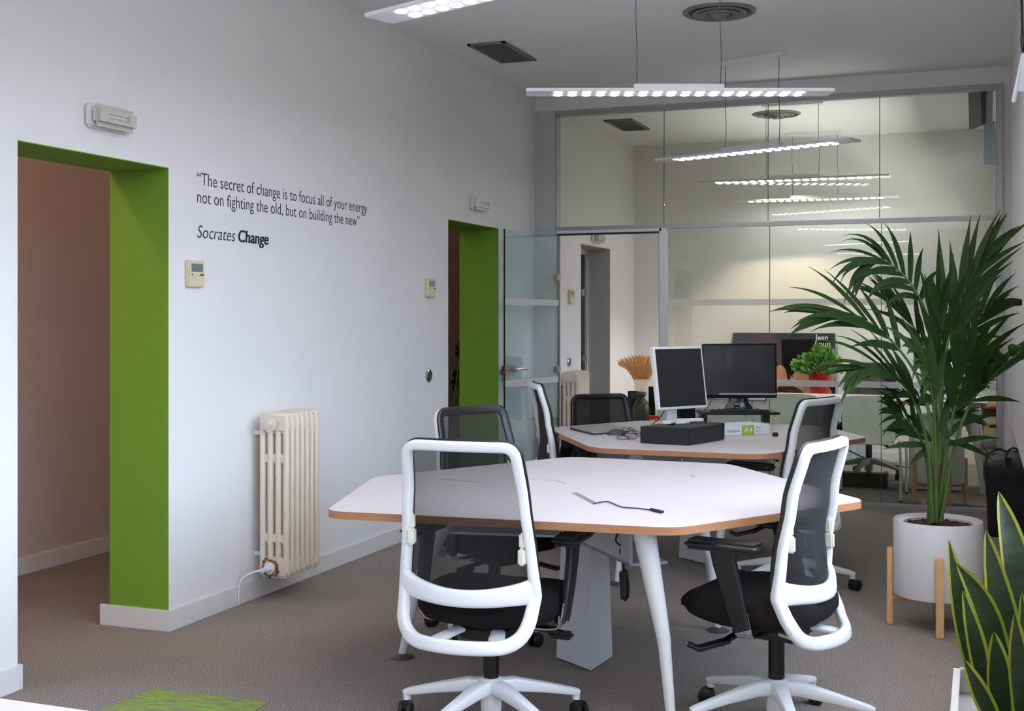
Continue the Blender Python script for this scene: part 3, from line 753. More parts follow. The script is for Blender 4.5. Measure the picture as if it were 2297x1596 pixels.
dupc(proto, (-.66, 4.30), 167, 90+20.9+36, 'white framed task chair at right, seen from its side, at the front desk')
dupc(proto, (-2.05, 5.16), -27, 40, 'dark bordered task chair facing the viewer behind the front desk')
dupc(proto, (-2.345, 7.04), 28, 20, 'white framed task chair at the left end of the rear desk', -.02)
dupc(proto, (-.925, 6.50), 158, 14, 'white framed task chair at the right of the rear desk')
bl = make_chair(True)
dupc(bl, (-2.36, 8.03), 308, 30, 'black backed task chair behind the laptop, far side of the rear desk', .12)
dupc(bl, (-.93, 11.35), 268, 40, 'dark office chair inside the glazed office, behind its desk')
if 'used' in proto: del proto['used']
if 'used' in bl: del bl['used']

# =================================================================== things on the rear desk
TZ = .740
# computer tower lying flat
A = onz(1436, 995, TZ); Bq = onz(1546, 1000.5, TZ); Cq = onz(1621, 988, TZ); Dq = A+(Cq-Bq)
t = thing('computer_case', 'black computer case lying flat on the rear desk under the white monitor', 'computer', ((A+Cq)/2))
obj('body', extr(B(), [A+Vector((0, 0, .003)), Bq+Vector((0, 0, .003)), Cq+Vector((0, 0, .003)), Dq+Vector((0, 0, .003))], (0, 0, .088)), 'blackgloss' if 0 else 'black', t, True, smooth=False, bevel=.002)
u = (Cq-Bq).normalized(); w_ = (A-Bq).normalized()
obj('front_panel', extr(B(), [Cq+u*.001+Vector((0, 0, .003)), Cq+u*.022+Vector((0, 0, .003)), Dq+u*.022+Vector((0, 0, .003)), Dq+u*.001+Vector((0, 0, .003))], (0, 0, .090)), 'blackgloss', t, True, smooth=False)
PZ = TZ+.092
# white monitor
def monitor(label, c, yaw, w, h, roll, z0, bez_, fm, stand, tilt=0, chin=0, sm='screen'):
    """c = base centre, z0 = bottom edge height of the panel above the base"""
    t = thing('monitor', label, 'monitor', c, yaw)
    R = Matrix.Rotation(tilt, 4, 'X') @ Matrix.Rotation(roll, 4, 'Y')
    T = Matrix.Translation((0, 0, z0+h/2)) @ R
    b = B(); box(b, -w/2, w/2, -.004, .026, -h/2, h/2, .004); b.transform(T); hs = obj('housing', b, fm, t)
    b = B(); box(b, -w/2+bez_, w/2-bez_, -.0065, -.002, -h/2+bez_+chin, h/2-bez_, .001); b.transform(T); obj('screen', b, sm, hs)
    b = B(); box(b, -w*.3, w*.3, .02, .05, -h*.3, h*.3, .012); b.transform(T); obj('rear_cover', b, fm, hs)
    stand(t, z0, h); return t
def st_white(t, z0, h):
    b = B(); sweep(b, [(0, .07, .008), (0, .065, .06), (0, .05, z0+.10)], Vector((0, 1, 0)), [.075, .06, .055], .03, ex=4); obj('stand', b, 'metal_white', t)
    b = B(); sweep(b, [(-.135, -.035, .013), (-.05, .01, .012), (0, .05, .012), (.05, .01, .012), (.135, -.035, .013)], Vector((0, 0, 1)), [.05, .06, .09, .06, .05], .02, ex=4)
    lathe(b, [(.075, .001), (.075, .012), (.05, .018)], (0, .03, 0), 28); obj('foot', b, 'metal_white', t)
mc = at(1526, 952, 6.78)
monitor('white framed monitor turned aside, standing on the black computer case', (mc.x, mc.y, PZ+.001), YAW+math.radians(36), .372, .345, 0, .078, .014, 'frame_white', st_white, math.radians(-8))
# riser, black monitor, keyboard
bc = onz(1650, 949, TZ)
t = thing('monitor_riser', 'black monitor riser shelf with rounded end on the rear desk', 'riser', (bc.x, bc.y, TZ), YAW)
obj('shelf', bxo(-.24, .265, -.12, .13, .058, .076, .007, seg=3), 'black', t)
for x in (-.2, .2): obj('leg', bxo(x-.02, x+.02, 0, .1, 0.0005, .058, .003), 'black', t)
obj('keyboard', bxo(-.20, .12, -.1, .01, .0765, .088, .003), 'black', t) if 0 else None
k_ = thing('keyboard', 'slim black keyboard lying on the monitor riser', 'keyboard', (bc.x, bc.y, TZ+.0765), YAW)
obj('body', bxo(-.17, .2, -.105, -.03, 0, .011, .003), 'black', k_)
b = B()
for i in range(16):
    for j in range(3): box(b, -.16+i*.022, -.143+i*.022, -.1+j*.022, -.083+j*.022, .010, .0135)
obj('keys', b, 'charcoal', k_)
def st_black(t, z0, h):
    b = B(); sweep(b, [(0, .04, .005), (0, .05, .05), (0, .045, z0+.08)], Vector((0, 1, 0)), [.2, .13, .10], .02, ex=4); obj('stand', b, 'blackgloss', t)
    obj('foot', bxo(-.13, .13, -.03, .10, .0, .012, .005, seg=3), 'blackgloss', t)
mb = monitor('wide black monitor standing on the riser at the back of the rear desk', (bc.x+FW.x*.03+RT.x*.03, bc.y+FW.y*.03+RT.y*.03, TZ+.077), YAW-.04, .475, .352, -.012, .078, .012, 'blackgloss', st_black, 0, .012)
b = B(); box(b, -.13, .235, -.0075, -.0055, .1, .112, .001); obj('chin_strip', b, 'laptop', kids(mb)[0])
b = fit_text(text_bm('LG', .014, .0003), (-.01, -.0085, .103), (1, 0, 0), (0, 0, 1), .012, .7); obj('emblem', b, 'white_print', kids(mb)[0])
# small charger box with labels on the riser
t = thing('label_card', 'small dark packet with pale printed lines on the riser', 'packet', (bc.x-FW.x*.04, bc.y-FW.y*.04, TZ+.0995), YAW)
obj('card', bxo(-.02, .02, -.004, .004, -.01, .03, .001), 'navy', t)
b = B()
for z in (.02, .024): box(b, -.016, .016, -.0055, -.004, z, z+.002)
box(b, -.008, .012, -.0055, -.004, .0, .002); obj('print', b, 'white_print', t)
# paper ream
A = onz(1627, 979, TZ+.0); D = onz(1728, 974.5, TZ+.0)
ux = (D-A).normalized(); yaw_ = math.atan2(ux.y, ux.x); wl = (D-A).length
t = thing('paper_ream', 'white packet of A4 paper with a lime square on the rear desk', 'paper', (A.x, A.y, TZ), yaw_)
obj('packet', bxo(0, wl, 0, .20, .0005, .058, .003), 'paper', t)
obj('lime_panel', bxo(wl*.36, wl*.635, -.001, .0005, .002, .0565), 'lime', t)
obj('lettering', fit_text(text_bm('A4', 1, .02), (wl*.40, -.0012, .016), (1, 0, 0), (0, 0, 1), wl*.20, .040, 0), 'white_print', t, smooth=False)
obj('lettering', fit_text(text_bm('GREENING', 1, .01), (wl*.03, -.0005, .020), (1, 0, 0), (0, 0, 1), wl*.28, .017, .0005), 'grey_print', t, smooth=False)
b = fit_text(text_bm('80 gr', 1, .0), (wl*.68, -.0005, .038), (1, 0, 0), (0, 0, 1), wl*.10, .013, .0005); obj('lettering', b, 'grey_print', t, smooth=False)
b = fit_text(text_bm('500 h', 1, -.01), (wl*.68, -.0005, .018), (1, 0, 0), (0, 0, 1), wl*.11, .011, .0005); obj('lettering', b, 'grey_print', t, smooth=False)
c = onz(1733, 975, TZ+.014)
b = B(); tube(b, [c, c+RT*.03], .0115, 12); tag(obj('black_cap', b, 'navy'), 'small black marker end beside the paper packet', 'marker')
# laptop
A = onz(1279, 964, TZ); Bq = onz(1330, 977, TZ); Cq = onz(1412, 971, TZ); Dq = onz(1365, 957.5, TZ)
t = thing('laptop', 'closed grey laptop on the left of the rear desk', 'laptop', (A+Cq)/2)
z_ = Vector((0, 0, .001)); obj('base', extr(B(), [A+z_, Bq+z_, Cq+z_, Dq+z_], (0, 0, .009)), 'charcoal', t, True, smooth=False)
z_ = Vector((0, 0, .0105)); obj('lid', extr(B(), [A+z_, Bq+z_, Cq+z_, Dq+z_], (0, 0, .008)), 'laptop', t, True, smooth=False)
m_ = (A+Bq+Cq+Dq)/4; b = B(); lathe(b, [(.016, .0186), (.016, .0190)], (m_.x, m_.y, TZ), 16); obj('emblem', b, 'metal_white', t, True)
# mouse
c = onz(1383, 976, TZ)
t = thing('mouse', 'dark computer mouse beside the laptop', 'mouse', (c.x, c.y, TZ), .5)
b = B(); bmesh.ops.create_uvsphere(b, u_segments=20, v_segments=12, radius=1); 
for v in b.verts: v.co = Vector((v.co.x*.055, v.co.y*.031, max(0.001, v.co.z*.034)))
obj('shell', b, 'charcoal', t); b = B(); tube(b, [(.03, -.002, .029), (.04, 0, .027)], .004, 8); obj('wheel', b, 'black', t)
b = B()
for q in ([(1392, 962), (1412, 966), (1432, 968), (1440, 976)], [(1405, 965), (1415, 960), (1428, 972), (1424, 984), (1412, 985), (1396, 986), (1384, 983), (1392, 978), (1420, 981)], [(1400, 966), (1398, 974), (1412, 985)], [(1400, 972), (1425, 974), (1437, 972)], [(1385, 958), (1410, 962), (1425, 975), (1437, 980)]):
    tube(b, bez([onz(x, y, TZ+.004+.002*random.random()) for x, y in q], 6), .0022, 6)
tag(obj('cable_tangle', b, 'black'), 'tangle of thin black cables between mouse and computer case', 'cable')
b = B(); tube(b, bez([at(1490, 923, 6.7), at(1478, 940, 6.72), at(1463, 953, 6.75), at(1462, 957, 6.78)], 6), .0025, 6)
tube(b, bez([at(1596, 900, 7.6), at(1580, 925, 7.3), at(1560, 942, 7.2)], 6), .0025, 6)
tag(obj('monitor_cable', b, 'black'), 'thin black cables running down behind the white monitor', 'cable')

# =================================================================== planters
def pot(name, label, c, r, zt, zb, plabel=None, legs=45, legh=.355):
    t = thing(name, label, 'planter', (c[0], c[1], 0))
    obj('pot', lathe(B(), [(r-.012, zb), (r-.002, zb+.004), (r, zb+.02), (r, zt-.004), (r-.003, zt), (r-.007, zt-.004), (r-.010, zt-.012), (r-.045, zt-.015), (r-.045, zt-.05)], seg=64, cap=True), 'pot', t)
    b = B()
    for k in range(4):
        a = math.radians(legs+90*k); d = Vector((math.cos(a), math.sin(a), 0)); p = d*(r+.015)
        lg = B(); R_ = Matrix.Rotation(a, 3, 'Z'); box(lg, p.x-.013, p.x+.013, p.y-.017, p.y+.017, 0, legh, .004, rot=R_); obj('leg', lg, 'beech', t)
    for k in range(2):
        a = math.radians(legs+90*k); R_ = Matrix.Rotation(a, 3, 'Z'); box(b, -r-.004, r+.004, -.012, .012, zb-.032, zb-.004, .002, rot=R_)
    obj('cross_brace', b, 'beech', t)
    b = B(); lathe(b, [(r-.046, zt-.045), (r-.048, zt-.025), (.06, zt-.020), (.01, zt-.018)], seg=40)
    random.seed(5)
    for k in range(60):
        a = random.uniform(0, 2*PI); rr = random.uniform(.02, r-.065)
        bmesh.ops.create_icosphere(b, subdivisions=1, radius=random.uniform(.006, .014), matrix=Matrix.Translation((rr*math.cos(a), rr*math.sin(a), zt-.024)))
    obj('soil', b, 'soil', t); return t
cp = onz(2104, 1409, 0); PC = at(2104, 712, 5.62)
pot('potted_planter', 'white round pot on a beech stand in front of the glass partition', (PC.x, PC.y), .195, .492, .147, legs=-86)
P2 = at(2108, 712, 9.32)
pot('potted_planter', 'white round pot on a beech stand just behind the glass partition', (P2.x, P2.y), .178, .50, .165, legs=-160, legh=.35)

def leaf(bm, p, d, nrm, L, w, droop, seg=8, fold=.25, twist=0):
    """long tapering folded leaflet"""
    d = d.normalized(); s = d.cross(nrm).normalized(); pts = []; cur = Vector(p); dd = d.copy(); prev = None
    for i in range(seg+1):
        f = i/seg; ww = w*(math.sin(PI*min(1, f*.85+.12))**.8)*(1-f**3*.95)*.5+.0008
        n_ = s.cross(dd).normalized()
        if i < seg or True:
            row = [bm.verts.new(cur-s*ww+n_*ww*fold), bm.verts.new(cur), bm.verts.new(cur+s*ww+n_*ww*fold)]
        for v_ in row: v_.co.x = min(v_.co.x, XR-.012) if v_.co.y > 1 else v_.co.x      # leaves bend along the wall
        if prev:
            for j in range(2): bm.faces.new((prev[j], prev[j+1], row[j+1], row[j]))
        prev = row
        dd = (dd+Vector((0, 0, -1))*droop*(f+.2)/seg*2).normalized(); cur = cur+dd*(L/seg)
        s = (s-dd*s.dot(dd)).normalized()
def frond(bm_l, bm_s, pts, start, n, L, w, N, droop=.35, r0=.009, spread=.65, sides=(1, -1)):
    P = bez(pts, 10); m = len(P); tube(bm_s, P, [r0*(1-.85*i/(m-1))+.0008 for i in range(m)], 8)
    for k in range(n):
        f = start+(1-start)*(k+.5)/n; i = min(m-2, int(f*(m-1))); p = P[i].lerp(P[i+1], f*(m-1)-i); T = (P[i+1]-P[i]).normalized()
        g = (f-start)/(1-start); env = (math.sin(PI*(.18+.70*g))**.8)
        S_ = T.cross(N).normalized()
        for s in sides:
            jit = random.uniform(-.12, .12); d = T*(1-.15+.45*g)+S_*s*(spread*(1.15-.55*g)+jit)+N*random.uniform(-.05, .22)
            leaf(bm_l, p, d, N+S_*s*.3, L*env*random.uniform(.85, 1.1), w*(1-.35*g)*random.uniform(.85, 1.1), droop*random.uniform(.6, 1.5))
    T = (P[-1]-P[-2]).normalized()
    for s in (-.25, .25): leaf(bm_l, P[-1], T+T.cross(N)*s, N, L*.5, w*.6, droop)
random.seed(11)
UPV = Vector((0, 0, 1)); TOC = -FW
def A5(x, y, dd=0): return at(x, y, 5.6+dd)
palm = thing('palm', 'tall kentia palm with dark feathery fronds growing in the nearer white pot', 'plant', (PC.x, PC.y, .45))
NV = (UPV*.55+TOC*.85).normalized()
FR = [ # points (x, y, depth offset), start, n, L, w, normal, droop, spread
 ([(2098, 1172, .02), (2088, 960, .0), (2060, 850, .0), (1990, 755, -.02), (1915, 708, -.05), (1850, 704, -.08)], .50, 8, .38, .040, NV, .35, .5),
 ([(2100, 1172, .04), (2098, 900, .06), (2088, 740, .10), (2045, 640, .14), (1985, 585, .16), (1950, 590, .17)], .50, 11, .30, .034, (UPV*.5+TOC*.9).normalized(), 1.0, .75),
 ([(2104, 1172, .0), (2112, 900, .0), (2128, 760, .02), (2165, 650, .04), (2215, 565, .05)], .48, 9, .38, .042, NV, .25, .34),
 ([(2110, 1172, -.03), (2140, 1010, -.06), (2178, 905, -.14), (2235, 835, -.36), (2292, 786, -.72)], .48, 8, .38, .052, (UPV*.7+TOC*.7).normalized(), .25, .55),
 ([(2106, 1172, .05), (2125, 930, .10), (2150, 800, .18), (2195, 715, .28), (2240, 680, .36)], .50, 7, .34, .036, NV, .35, .4),
 ([(2092, 1172, -.04), (2080, 1000, -.12), (2045, 890, -.22), (1990, 835, -.30), (1935, 832, -.36)], .46, 8, .36, .054, (UPV*.8+TOC*.6).normalized(), .5, .6),
 ([(2100, 1172, -.04), (2098, 980, -.14), (2085, 860, -.28), (2055, 800, -.42)], .5, 6, .30, .060, (UPV*.7+TOC*.7).normalized(), .7, .7),
 ([(2104, 1172, .03), (2110, 930, .03), (2112, 800, .02), (2108, 700, .0)], .52, 5, .34, .05, TOC, .12, .35),
 ([(2102, 1172, .06), (2110, 960, .16), (2090, 820, .30), (2040, 720, .42), (1990, 670, .5)], .5, 8, .32, .032, NV, .4, .35),
 ([(2102, 1172, .0), (2125, 1000, -.06), (2150, 880, -.14), (2180, 790, -.2)], .5, 6, .34, .050, (UPV*.4+TOC*.9).normalized(), .25, .45),
 ([(2090, 1172, -.02), (2078, 1030, -.06), (2050, 960, -.1), (2010, 925, -.14)], .5, 5, .22, .034, NV, .6, .6),
]
bl_, bs_ = B(), B()
for i, (pp, st, n_, L_, w_l, N_, dr, spd) in enumerate(FR):
    bl_, bs_ = B(), B(); frond(bl_, bs_, [A5(*q) for q in pp], st, n_, L_, w_l, N_, dr, spread=spd)
    s_ = obj('frond', bs_, 'stem', palm, True); obj('leaflets', bl_, 'palm', s_, True, smooth=True)
# spear leaf and low small leaves
bl_ = B(); leaf(bl_, A5(2112, 740), Vector((0, 0, 1))-RT*.03, TOC, .46, .05, .0, 10, .4); obj('spear_leaf', bl_, 'palm', palm, True)
bl_ = B()
for (x, y, dx, dz, L_) in ((2075, 985, -.9, .35, .2), (2080, 1000, -1, .1, .2), (2085, 1005, -.6, -.4, .12), (2120, 985, .5, .6, .16), (2125, 1000, .9, .3, .24), (2130, 990, .8, -.2, .22), (2110, 970, .2, 1, .2), (2088, 990, -.5, .7, .18), (2140, 960, 1, .5, .2)):
    leaf(bl_, A5(x, y, -.08), RT*dx+UPV*dz, TOC+UPV*.4, L_, .03, .35)
obj('low_leaves', bl_, 'palm', palm, True)
bl_ = B()
for (x, w2) in ((2086, .016), (2106, .022)): tube(bl_, bez([A5(x, 1178), A5(x+1, 1120), A5(x+3, 1040)], 5), [w2, w2, w2, w2*.9, w2*.85, w2*.8, w2*.75, w2*.7, w2*.62, w2*.55, w2*.5][:11], 10)
obj('trunk', bl_, 'stem_brown', palm, True)
# plant in the pot behind the glass
random.seed(21)
palm2 = thing('palm', 'smaller leafy palm in the pot behind the glass partition', 'plant', (P2.x, P2.y, .46))
def A9(x, y, dd=0): return at(x, y, 9.32+dd)
for pp in ([(2105, 990), (2090, 930), (2050, 890), (2010, 880)], [(2108, 990), (2120, 920), (2150, 870), (2190, 850)], [(2106, 990), (2100, 900), (2090, 830)], [(2110, 990), (2130, 940), (2165, 930)]):
    bl_, bs_ = B(), B(); frond(bl_, bs_, [A9(*q) for q in pp], .45, 8, .26, .03, NV, .4, .007)
    s_ = obj('frond', bs_, 'stem', palm2, True); obj('leaflets', bl_, 'palm', s_, True)

# snake plant planter
t = thing('window_planter', 'long white rectangular planter at the lower right corner', 'planter', (.06, 2.6, 0))
b = B()
for q in ((-.058, .185, 1.9, 1.905), (-.058, .185, 3.185, 3.19), (-.058, -.053, 1.9, 3.19), (.18, .185, 1.9, 3.19)): box(b, q[0], q[1], q[2], q[3], 0.0, .56)
for q in ((-.062, .189, 1.896, 1.909), (-.062, .189, 3.181, 3.194), (-.062, -.046, 1.896, 3.194), (.176, .189, 1.896, 3.194)): box(b, q[0], q[1], q[2], q[3], .552, .562, .002)
obj('box', b, 'pot', t, True, smooth=False)
b = B(); box(b, -.053, .18, 1.905, 3.185, .40, .47); obj('soil', b, 'soil', t, True)
obj('inner_liner', bxo(-.052, -.004, 1.91, 3.18, .47, .50), 'pot', t, True)
def snake(tip, mid, base, w, label, tw=0.0):
    b = B(); P = bez([base, mid, tip], 10); m = len(P); prev = None
    t_ = thing('snake_plant_leaf', label, 'leaf')
    for i, p in enumerate(P):
        f = i/(m-1); T = (P[min(i+1, m-1)]-P[max(i-1, 0)]).normalized(); s = T.cross(TOC+UPV*.1+RT*tw).normalized(); n_ = s.cross(T)
        ww = w*.43*(.62+.38*math.sin(PI/2*min(1, f/.55)))*(1-max(0, (f-.42)/.58)**1.7)+.0006
        e = min(.0070, ww*.55)
        xs_ = [-ww, -ww+e, -ww*.4, 0, ww*.4, ww-e, ww]
        row = [b.verts.new(p+s*x_+n_*(.22*ww*(x_/ww)**2)) for x_ in xs_]
        if prev:
            for j in range(6):
                fc = b.faces.new((prev[j], prev[j+1], row[j+1], row[j])); fc.material_index = 1 if j in (0, 5) else 0
        prev = row
    return b
sp = thing('snake_plant', 'snake plant with yellow edged sword leaves in the white planter, lower right', 'plant', (.06, 2.85, .45))
def A3(x, y, d): return at(x, y, d)
SL = [((2240, 1103, 3.02), (2285, 1300, 3.0), (2330, 1640, 2.98), .095), ((2211, 1190, 2.95), (2250, 1390, 2.95), (2310, 1660, 2.95), .088),
      ((2128, 1213, 3.02), (2165, 1400, 3.0), (2225, 1640, 2.98), .070), ((2146, 1264, 2.92), (2215, 1385, 2.93), (2285, 1640, 2.95), .072),
      ((2160, 1325, 2.88), (2190, 1450, 2.88), (2230, 1650, 2.9), .055), ((2229, 1418, 2.84), (2240, 1520, 2.84), (2252, 1680, 2.86), .072), ((2276, 1376, 2.74), (2285, 1500, 2.76), (2300, 1690, 2.8), .062),
      ((2162, 1480, 2.8), (2200, 1560, 2.8), (2260, 1680, 2.82), .052), ((2292, 1330, 2.86), (2300, 1470, 2.86), (2310, 1690, 2.88), .05)]
for (a, m_, c, w) in SL:
    bb = snake(A3(*a), A3(*m_), A3(*c), w, '')
    bpy.data.objects.remove([o for o in bpy.data.objects if o.name.startswith('snake_plant_leaf')][0])
    obj('leaf', bb, ['snake', 'snake_edge'], sp, True)

# =================================================================== waste bin by the right wall
t = thing('waste_bin', 'black waste bin with a bag over its rim by the right wall', 'bin', (.175, 8.62, 0))
b = B(); prev = None
for (z, k) in ((0, .82), (.01, .85), (.25, .92), (.47, 1.0), (.475, 1.0)):
    cur = ring(b, [(p.x*k, p.y*k, z) for p in round_poly([(-.155, -.13), (.155, -.13), (.155, .13), (-.155, .13)], .04, 5)])
    if prev: bridge(b, prev, cur)
    else: b.faces.new(cur)
    prev = cur
b.faces.new(prev); obj('body', b, 'binbody', t)
b = B(); prev = None; random.seed(9)
for (z, k) in ((.36, 1.0), (.40, 1.035), (.455, 1.05), (.475, 1.02), (.52, .93), (.54, .86), (.535, .6)):
    cur = ring(b, [(p.x*k+random.uniform(-.003, .003), p.y*k+random.uniform(-.003, .003), z+random.uniform(-.004, .004)) for p in round_poly([(-.155, -.13), (.155, -.13), (.155, .13), (-.155, .13)], .05, 7)])
    if prev: bridge(b, prev, cur)
    prev = cur
b.faces.new(prev); obj('bin_bag', b, 'bag', t)
b = B(); P = lambda x, y, d=7.9: at(x, y, d)
tube(b, bez([P(2222, 1015), P(2240, 1008), P(2256, 1014), P(2262, 1022)], 6), .006, 8)
tube(b, bez([P(2262, 1050, 7.8), P(2256, 1030, 7.75), P(2262, 1012, 7.75), P(2275, 1006, 7.78), P(2292, 1016, 7.8), P(2305, 1040, 7.8)], 6), .006, 8)
box(b, *[v for q in zip((P(2262, 1035, 7.78)-Vector((.02, .02, .03))), (P(2262, 1035, 7.78)+Vector((.02, .02, .02)))) for v in q], bev=.006)
tag(obj('extension_cord', b, 'black'), 'black power cord with plug looped on top of the waste bin', 'cable')
# raised blind at the window near the top right corner
t = thing('roller_blind', 'raised pale roller blind at the top right edge of the photo', 'blind', (.14, 4.7, 2.5))
p1, p2, p3 = at(2294, 124, 5.0), at(2272, 226, 5.15), at(2300, 222, 4.9)
b = B(); tube(b, [at(2297, 118, 5.0), at(2274, 228, 5.1)], .010, 12); obj('bottom_rail', b, 'blind', t, True)
b = B(); extr(b, [at(2296, 126, 5.0), at(2283, 205, 5.06), at(2300, 205, 4.98), at(2304, 126, 4.98)], RT*.006); obj('blind_fabric', b, 'blind', t, True, smooth=False)
b = B(); tube(b, bez([at(2289, -20, 5.0), at(2292, 50, 5.0), at(2291, 95, 5.0), at(2294, 122, 5.0)], 6), .004, 6); tube(b, [at(2293, -20, 5.0), at(2296, 118, 5.0)], .003, 6); obj('cord', b, 'black', t, True)

# monstera leaves in the hall behind the far green doorway
t = thing('monstera', 'dark monstera leaves glimpsed through the farther green doorway', 'plant', (-4.3, 9.62, 0))
def mleaf(c, w, h, rot):
    b = B(); pts = []
    N_ = 44
    for i in range(N_):
        a = 2*PI*i/N_; r = 1+.15*math.cos(a)
        if i % 5 == 2 and abs(math.sin(a)) > .35: r *= .45
        x = math.sin(a)*w*r; z = math.cos(a)*h*r
        pts.append(c+Vector((.3*abs(x), 0, 0))+(RT*x*math.cos(rot)+UPV*z)+RT*z*math.sin(rot))
    cen = b.verts.new(c); rr = ring(b, pts)
    for i in range(N_): b.faces.new((cen, rr[i], rr[(i+1) % N_]))
    bmesh.ops.solidify(b, geom=b.faces[:], thickness=.002)
    return b
for (x, y, w, h, rt) in ((1034, 785, .07, .10, .2), (1030, 845, .10, .14, .4), (1021, 868, .03, .05, 0)):
    obj('leaf', mleaf(onx(x, y, -4.3), w, h, rt), 'palm', t, True, smooth=False)
b = B()
for (x, y) in ((1034, 785), (1030, 845), (1021, 868)):
    q = onx(x, y, -4.3); tube(b, bez([(-4.3, 9.7, .3), Vector((-4.25, 9.75, (q.z+.3)/2)), q], 6), .008, 8)
obj('stem', b, 'stem', t, True)
obj('pot', lathe(B(), [(.13, 0), (.17, .3), (.16, .3), (.15, .27)], (-4.3, 9.7, 0), 28), 'charcoal', t, True)

# =================================================================== inside the glazed office
sb = thing('sideboard', 'low grey sideboard along the back wall of the glazed office', 'cabinet', (-2.1, 12.38, 0))
obj('body', bxo(-3.05, -1.15, 12.17, 12.57, .02, .60, .003), 'grey_panel', sb, True)
obj('top', bxo(-3.07, -1.13, 12.15, 12.58, .60, .62, .003), 'metal_white', sb, True)
for i in range(4): 
    d_ = obj('door', bxo(-3.04+i*.47, -2.58+i*.47, 12.158, 12.17, .04, .59, .002), 'grey_panel', sb, True)
    obj('knob', lathe(B(), [(.008, 0), (.01, -.015)], (-2.63+i*.47, 12.158, .45), 10, 'y'), 'alu', d_, True)
# poster on the sideboard
pz0 = .621
pa = ony(1643, 747, 12.54); pb = ony(1873, 747, 12.54)
t = thing('poster_board', 'large black poster board of long haired faces leaning on the sideboard', 'poster', ((pa.x+pb.x)/2, 12.54, pz0))
obj('board', bxo(pa.x, pb.x, 12.545, 12.575, pz0, pa.z, .002), 'poster', t, True, smooth=False)
def blob(pxs, off, m, name='printed_shape'):
    P_ = [ony(x, y, 12.5445-off) for x, y in pxs]; P_ = [Vector((p.x, p.y, max(p.z, pz0+.002))) for p in bez(P_+[P_[0]], 5)[:-1]]
    obj(name, extr(B(), P_, (0, .0006, 0)), m, t, True, smooth=False)
blob([(1680, 765), (1700, 752), (1735, 757), (1752, 775), (1760, 830), (1785, 850), (1770, 889), (1690, 889), (1700, 800)], .0006, 'hair')
blob([(1742, 822), (1752, 820), (1763, 834), (1768, 889), (1742, 889)], .0016, 'skin')
blob([(1775, 889), (1772, 852), (1786, 834), (1805, 826), (1830, 845), (1860, 870), (1858, 889)], .0012, 'skin')
blob([(1745, 868), (1775, 866), (1800, 878), (1798, 889), (1745, 889)], .0026, 'hair')
blob([(1860, 832), (1871, 830), (1872, 850), (1862, 868), (1852, 862)], .002, 'skin')
for k, (s, w) in enumerate((('Jean', .125), ('Louis', .155), ('David', .155))):
    o_ = ony(1828, 764.5+13.5*k, 12.541); obj('lettering', fit_text(text_bm(s, 1, .012), (o_.x, 12.5425, o_.z), (1, 0, 0), (0, 0, 1), w, .088, 0), 'white_print', t, True, smooth=False)
# red vase with green bush
c = ony(1838, 890, 12.33)
t = thing('red_vase', 'red glass vase in front of the black poster board', 'vase', (c.x, 12.33, .621))
obj('vessel', lathe(B(), [(.075, 0), (.088, .01), (.088, .13), (.095, .17), (.105, .2), (.085, .235), (.075, .27), (.08, .28), (.07, .27)], seg=28), 'red_glass', t)
t2_ = thing('bush', 'bushy green artificial plant standing in the red vase', 'plant', (c.x, 12.33, .85))
b = B(); bs_ = B(); random.seed(31)
for k in range(620):
    a = random.uniform(0, 2*PI); el = random.uniform(-.25, 1); rr = random.uniform(.75, 1.05)
    off = Vector((math.cos(a)*math.sqrt(max(0, 1-min(1, abs(el))**2))*.20*rr-.05*(random.random() < .4), math.sin(a)*math.sqrt(max(0, 1-min(1, abs(el))**2))*.14*rr, .07+el*.20*rr))
    if off.x < -.05: off.z *= .75
    d = (off+Vector((random.uniform(-.1, .1), random.uniform(-.1, .1), random.uniform(-.02, .1)))).normalized()
    leaf(b, off, d, Vector((random.uniform(-1, 1), -1, random.uniform(-.2, 1))).normalized(), .042, .034, .3, 3, .15)
    if k % 8 == 0: tube(bs_, [(0, 0, -.12), off*.5+Vector((0, 0, -.02)), off], .002, 5)
for (x, z) in ((.2, .0), (.24, -.02), (.27, .01), (.30, -.01), (.22, .04), (-.23, .05), (-.25, -.04), (-.2, -.07)):
    leaf(b, Vector((x, -.02, z+.02)), Vector((math.copysign(1, x), 0, .3)), Vector((0, -1, .3)), .035, .024, .2, 3, .15)
tube(bs_, bez([(0, 0, -.1), (.12, -.02, .02), (.22, -.02, .02), (.32, -.02, .03)], 5), .0018, 5)
o = obj('stems', bs_, 'stem', t2_); o2 = obj('leaves', b, 'bush', t2_); o2['kind'] = 'stuff'
# grey-green vase with pampas plumes (on a low stand near the doorway)
vc = at(1438, 712, 10.9)
zt_ = CAM_H-(958-712)*10.9/F_PX
ls = thing('side_table', 'low dark side table in the glazed office, behind the rear desk', 'table', (vc.x, vc.y, 0), YAW)
obj('top', bxo(-.16, .95, -.16, .2, zt_-.03, zt_, .003), 'charcoal', ls)
for x in (-.12, .9):
    for y in (-.12, .16): obj('leg', bxo(x-.015, x+.015, y-.015, y+.015, 0, zt_-.03), 'charcoal', ls)
t = thing('vase', 'dark green stoneware vase on the side table in the office', 'vase', (vc.x, vc.y, zt_))
obj('vessel', lathe(B(), [(.05, 0), (.066, .01), (.078, .08), (.078, .16), (.066, .215), (.036, .25), (.03, .275), (.044, .30), (.036, .30), (.026, .27)], seg=28), 'vase', t)
obj('neck_fold', lathe(B(), [(.032, .262), (.05, .285), (.046, .31), (.034, .31)], (.0, 0, 0), 9, cap=False), 'vase', t)
pp = thing('pampas_grass', 'fan of tan dried pampas plumes standing in the dark vase', 'dried grass', (vc.x, vc.y, zt_+.28))
random.seed(41)
